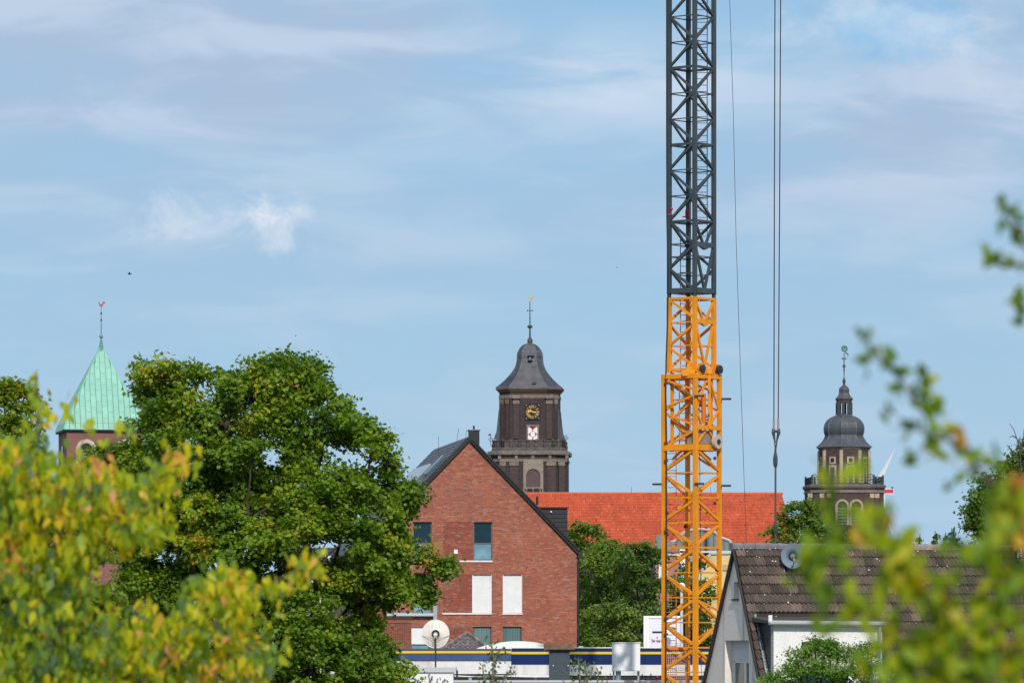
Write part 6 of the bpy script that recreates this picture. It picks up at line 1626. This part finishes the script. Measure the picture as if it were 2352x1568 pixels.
sapling('upright birch sapling at the bottom, left of the dark chimney block', 95, [((1128,1640),(1130,1568),(1134,1520),(1130,1480),(1128,1465)), ((1150,1640),(1152,1568),(1166,1548),(1176,1530)), ((1105,1640),(1112,1560),(1108,1525)), ((1134,1520),(1142,1500),(1152,1492))], .085, 75, M_sap)
sapling('leafy birch sapling at the bottom, right of the dark chimney block', 95, [((1325,1640),(1332,1568),(1330,1530),(1328,1508)), ((1345,1640),(1350,1568),(1346,1535),(1343,1516)), ((1368,1640),(1372,1568),(1376,1540)), ((1300,1640),(1302,1575),(1292,1560)), ((1330,1568),(1356,1555),(1362,1530))], .085, 90, M_sap)
sapling('low dark green shoot at the bottom edge by the rooftop hut', 100, [((985,1650),(988,1570),(984,1548)), ((1010,1650),(1014,1572),(1020,1560)), ((970,1650),(965,1575),(955,1558))], .085, 80, M_sap)

# ================================================================ out-of-focus foreground
def spray(name, label, Y, branches, clusters, leaf, shape, m, spread, root, nmax=300, hang=1.0, tints=None):
    b = P(root[0], HZ, Y); off = Vector((b.x, b.y, 0)); k = Y/F
    t = thing(name, label, 'tree', (b.x, b.y, 0))
    for (pts, r) in branches:
        pp = [P(a, c, Y)-off for a, c in pts]
        MB().path(pp, [r*(1-.7*i/max(1, len(pp)-1)) for i in range(len(pp))], 6).build('branch', mat('foreground_bark', [(0, (.10, .075, .055))]), t)
    P_, T_ = [], []
    for (px, py, rp, n, tn) in clusters:
        c = P(px, py, Y)-off
        for _ in range(n):
            g_ = Vector((rnd.gauss(0, .5), rnd.gauss(0, .5)*spread, rnd.gauss(0, .5)))*rp*k; P_.append(c+g_); T_.append(min(1, max(0, tn+rnd.gauss(0, .16))))
    idx = list(range(len(P_))); rnd.shuffle(idx)
    protos = [leaf_mesh('leaf', np.zeros((1, 3)), np.array([[0, -1., .15]]), np.array([[0, 0, -1.]]), np.array([leaf]), np.array([q/9]), shape, m, .2) for q in range(10)]
    for i in idx[:nmax]:
        inst(protos[int(T_[i]*9.99)], 'leaf', t, P_[i], (rnd.gauss(0, .5)*hang, rnd.gauss(0, .5)*hang, rnd.uniform(-3.1, 3.1)), (rnd.uniform(.8, 1.2),)*3)
    rest = idx[nmax:]
    if rest:
        n = len(rest); p = np.array([tuple(P_[i]) for i in rest]); tt = np.array([T_[i] for i in rest])
        a = npr.uniform(0, 6.28, n); nr = np.stack([np.cos(a), np.sin(a), npr.normal(.1, .35, n)], 1); up = npr.normal(0, .45, (n, 3)); up[:, 2] -= 1
        put('leaves', leaf_mesh('leaves', p, nr, up, leaf*npr.uniform(.8, 1.2, n), tt, shape, m, .2), t, kind='stuff')
    return t
M_fg = hue('birch_leaf', [(0, (.11, .19, .09)), (.3, (.20, .31, .025)), (.6, (.46, .48, .012)), (.78, (.66, .50, .025)), (.90, (.75, .45, .07)), (1, (.62, .30, .12))], .45)
cl_ = []
def fill(poly, step, n, tn, rp=34, var=.12):
    xs_ = [p[0] for p in poly]; ys_ = [p[1] for p in poly]; y = min(ys_)
    while y < max(ys_):
        x = min(xs_)
        while x < max(xs_):
            c = False; j = len(poly)-1
            for i in range(len(poly)):
                xi, yi = poly[i]; xj, yj = poly[j]
                if (yi > y) != (yj > y) and x < (xj-xi)*(y-yi)/(yj-yi)+xi: c = not c
                j = i
            if c: cl_.append((x+rnd.uniform(-.4, .4)*step, y+rnd.uniform(-.4, .4)*step, rp, max(1, int(n*1.55*rnd.uniform(.5, 1.4))), tn+rnd.gauss(0, var)))
            x += step
        y += step*.85
fill([(-40,1015),(20,1010),(75,995),(105,1020),(125,1060),(200,1070),(250,1075),(330,1100),(395,1060),(425,1095),(395,1130),(405,1190),(390,1225),(330,1245),(240,1255),(200,1330),(-40,1330)], 32, 13, .50, 27, .2)
fill([(-40,1320),(210,1320),(250,1400),(290,1480),(300,1620),(-40,1620)], 36, 14, .32, 32, .16)
fill([(290,1500),(340,1440),(400,1420),(450,1350),(510,1300),(555,1345),(600,1400),(570,1440),(600,1490),(650,1500),(610,1560),(600,1620),(280,1620)], 31, 12, .54, 27, .2)
fill([(460,1360),(520,1310),(600,1340),(660,1310),(730,1275),(745,1300),(690,1340),(640,1370),(560,1380)], 28, 7, .5, 22)
fill([(280,1400),(330,1380),(380,1430),(330,1500),(290,1500)], 32, 12, .45)
for (x, y, n) in ((85,860,3),(88,885,4),(84,915,5),(92,940,6),(80,965,6),(150,935,3),(165,920,2),(138,960,4),(205,985,4),(262,978,2),(275,990,3),(305,1005,2),(440,1045,3),(448,1070,3),(418,1015,3),(380,1030,3),(735,1285,3),(748,1275,2),(700,1300,4),(662,1490,3),(240,1020,3),(110,955,3)): cl_.append((x, y, 15, n, .5))
spray('birch_tree', 'out-of-focus birch with yellow-green and orange leaves filling the lower left', 33,
      [([(120,1900),(110,1500),(95,1250),(88,1050),(84,860)], .03), ([(110,1500),(200,1300),(300,1150),(430,1050)], .014), ([(120,1700),(330,1560),(470,1400),(600,1350),(745,1275)], .014), ([(20,1900),(15,1400),(30,1050)], .02), ([(280,1560),(380,1500),(520,1500),(655,1490)], .012), ([(95,1250),(160,1080),(205,980)], .009), ([(60,1400),(150,1200),(262,1010),(300,1000)], .009)],
      cl_, .090, 'drop', M_fg, 12, (60, 1470))
# right: near branch, strongly out of focus
M_fg2 = hue('near_leaf', [(0, (.06, .13, .03)), (.4, (.19, .31, .012)), (.62, (.36, .42, .012)), (.8, (.52, .44, .02)), (.92, (.62, .36, .06)), (1, (.48, .25, .08))], .45)
cl2 = []
for (x, y, r, n, tn) in ((1975,765,16,3,.2),(1995,775,14,3,.3),(1990,815,16,3,.3),(2015,800,14,2,.25),(2040,820,18,3,.35),(1985,850,14,2,.2),(2050,860,24,4,.2),(2080,850,18,3,.3),(2110,860,20,3,.3),(2135,870,14,2,.3),(2095,905,28,5,.35),(2130,925,26,4,.3),(2150,935,24,4,.3),(2060,920,16,2,.25),(2040,945,14,2,.2),(2105,965,26,4,.3),(2070,985,20,3,.3),(2130,985,24,4,.45),(2170,985,22,4,.6),(2195,1000,24,4,.9),(2215,1015,22,4,.95),(2150,1030,22,4,.6),(2100,1050,16,3,.35),(2085,1060,12,2,.3),(2180,1055,20,3,.7),(2200,1045,26,4,.4),(2235,1045,26,4,.4),(2265,1050,20,3,.35),(2225,1085,20,3,.3),(2190,1100,16,2,.3),(2180,1120,14,2,.3),(2265,1090,18,2,.3),(2300,1075,16,2,.25),(2160,905,14,2,.3),(2120,880,16,3,.3),(2145,1005,16,2,.8),
                     (2300,455,10,2,.2),(2310,480,14,3,.25),(2335,475,12,2,.3),(2345,500,14,3,.3),(2300,525,16,2,.35),(2325,530,24,5,.3),(2350,540,20,3,.35),(2262,570,12,2,.2),(2275,595,14,3,.3),(2300,595,18,3,.3),(2330,590,16,3,.4),(2350,610,18,3,.3),(2255,610,10,1,.2),(2345,670,16,3,.3),(2335,700,18,4,.3),(2350,720,16,3,.3),(2340,735,10,2,.25)): cl2.append((x, y, r, n, tn))
spray('near_branch', 'strongly out-of-focus leafy branches reaching in from the right edge against the sky', 14,
      [([(2420,1260),(2300,1130),(2230,1060),(2150,985),(2090,900),(2030,830),(1980,770)], .008), ([(2230,1060),(2190,1110)], .004), ([(2150,985),(2070,985)], .004), ([(2150,985),(2100,1055)], .004), ([(2090,900),(2110,860)], .004), ([(2440,700),(2350,560),(2310,480),(2298,450)], .006), ([(2380,620),(2300,595),(2258,600)], .005), ([(2400,760),(2345,690)], .005), ([(2230,1060),(2300,1075)], .004), ([(2040,840),(1990,815)], .003), ([(2420,1260),(2440,700)], .01), ([(2420,1260),(2460,1700)], .014)],
      cl2, .054, 'oval', M_fg2, 1.5, (2440, 1470), hang=1.6)
cl3 = []
for (x, y, r, n, tn) in ((1905,1100,30,3,.55),(1900,1160,30,3,.5),(1920,1200,26,3,.45),(1965,1075,26,3,.6),(1870,1060,20,1,.6),(1985,1180,34,5,.7),(2035,1195,16,2,.95),(2045,1160,14,2,.4),(1930,1235,26,2,.5),(1850,1300,44,8,.42),(1885,1280,40,7,.42),(1930,1290,30,5,.45),(1870,1335,36,7,.4),(1890,1370,28,5,.4),(1840,1270,24,2,.5),(1900,1250,24,3,.5),(1990,1240,34,6,.7),(2040,1235,34,6,.75),(2080,1250,36,7,.75),(1960,1400,26,4,.7),(2000,1410,34,6,.72),(1960,1360,20,2,.5),(2010,1360,24,4,.5),(2030,1330,24,3,.55),(2050,1290,34,5,.7),(2100,1300,40,9,.75),(2120,1350,40,9,.72),(2075,1350,30,5,.7),(2160,1380,36,7,.6),(2185,1420,40,9,.65),(2140,1430,36,7,.5),(2060,1430,30,4,.5),(1880,1430,22,2,.45),(1930,1440,24,2,.5),(2190,1330,28,3,.55),(2230,1280,34,6,.5),(2265,1260,36,7,.55),(2200,1260,22,2,.5),(2300,1210,40,8,.55),(2335,1170,34,6,.75),(2345,1240,40,8,.9),(2320,1290,40,8,.55),(2280,1340,40,7,.5),(2345,1340,40,9,.5),(2250,1390,36,7,.6),(2300,1400,44,9,.5),(2345,1430,40,9,.6),(2230,1450,36,8,.65),(2270,1490,44,10,.6),(2220,1520,44,10,.7),(2160,1490,40,9,.7),(2100,1490,40,8,.55),(2060,1500,34,6,.55),(2040,1460,26,4,.7),(2120,1540,50,12,.5),(2200,1560,50,12,.65),(2290,1560,60,14,.8),(2340,1510,44,10,.6),(2060,1555,44,9,.5),(1990,1540,26,3,.5),(2010,1480,28,3,.55),(2340,1570,60,12,.5),(2290,1450,34,6,.9),(2170,1240,18,1,.5),(2310,1130,30,5,.45),(2345,1110,30,6,.85),(2270,1170,30,4,.45),(2300,1040,16,1,.4)): cl3.append((x, y, r, max(1, int(n*(1.8 if x < 2100 else 1.9))), tn*.82 if tn < .85 else tn))
spray('near_shrub', 'strongly out-of-focus yellow-green and orange leaves over the brown roof, lower right', 13,
      [([(2300,1900),(2250,1550),(2150,1400),(2050,1300),(1950,1200),(1900,1080)], .009), ([(2250,1550),(2100,1460),(1980,1400),(1880,1330),(1830,1260)], .007), ([(2300,1900),(2340,1500),(2330,1250),(2350,1100)], .009), ([(2150,1400),(2230,1280),(2310,1180)], .005), ([(2250,1700),(2120,1560),(2000,1500)], .006), ([(2050,1300),(2000,1230)], .004)],
      cl3, .062, 'oval', M_fg2, 1.6, (2320, 1470), hang=1.4)
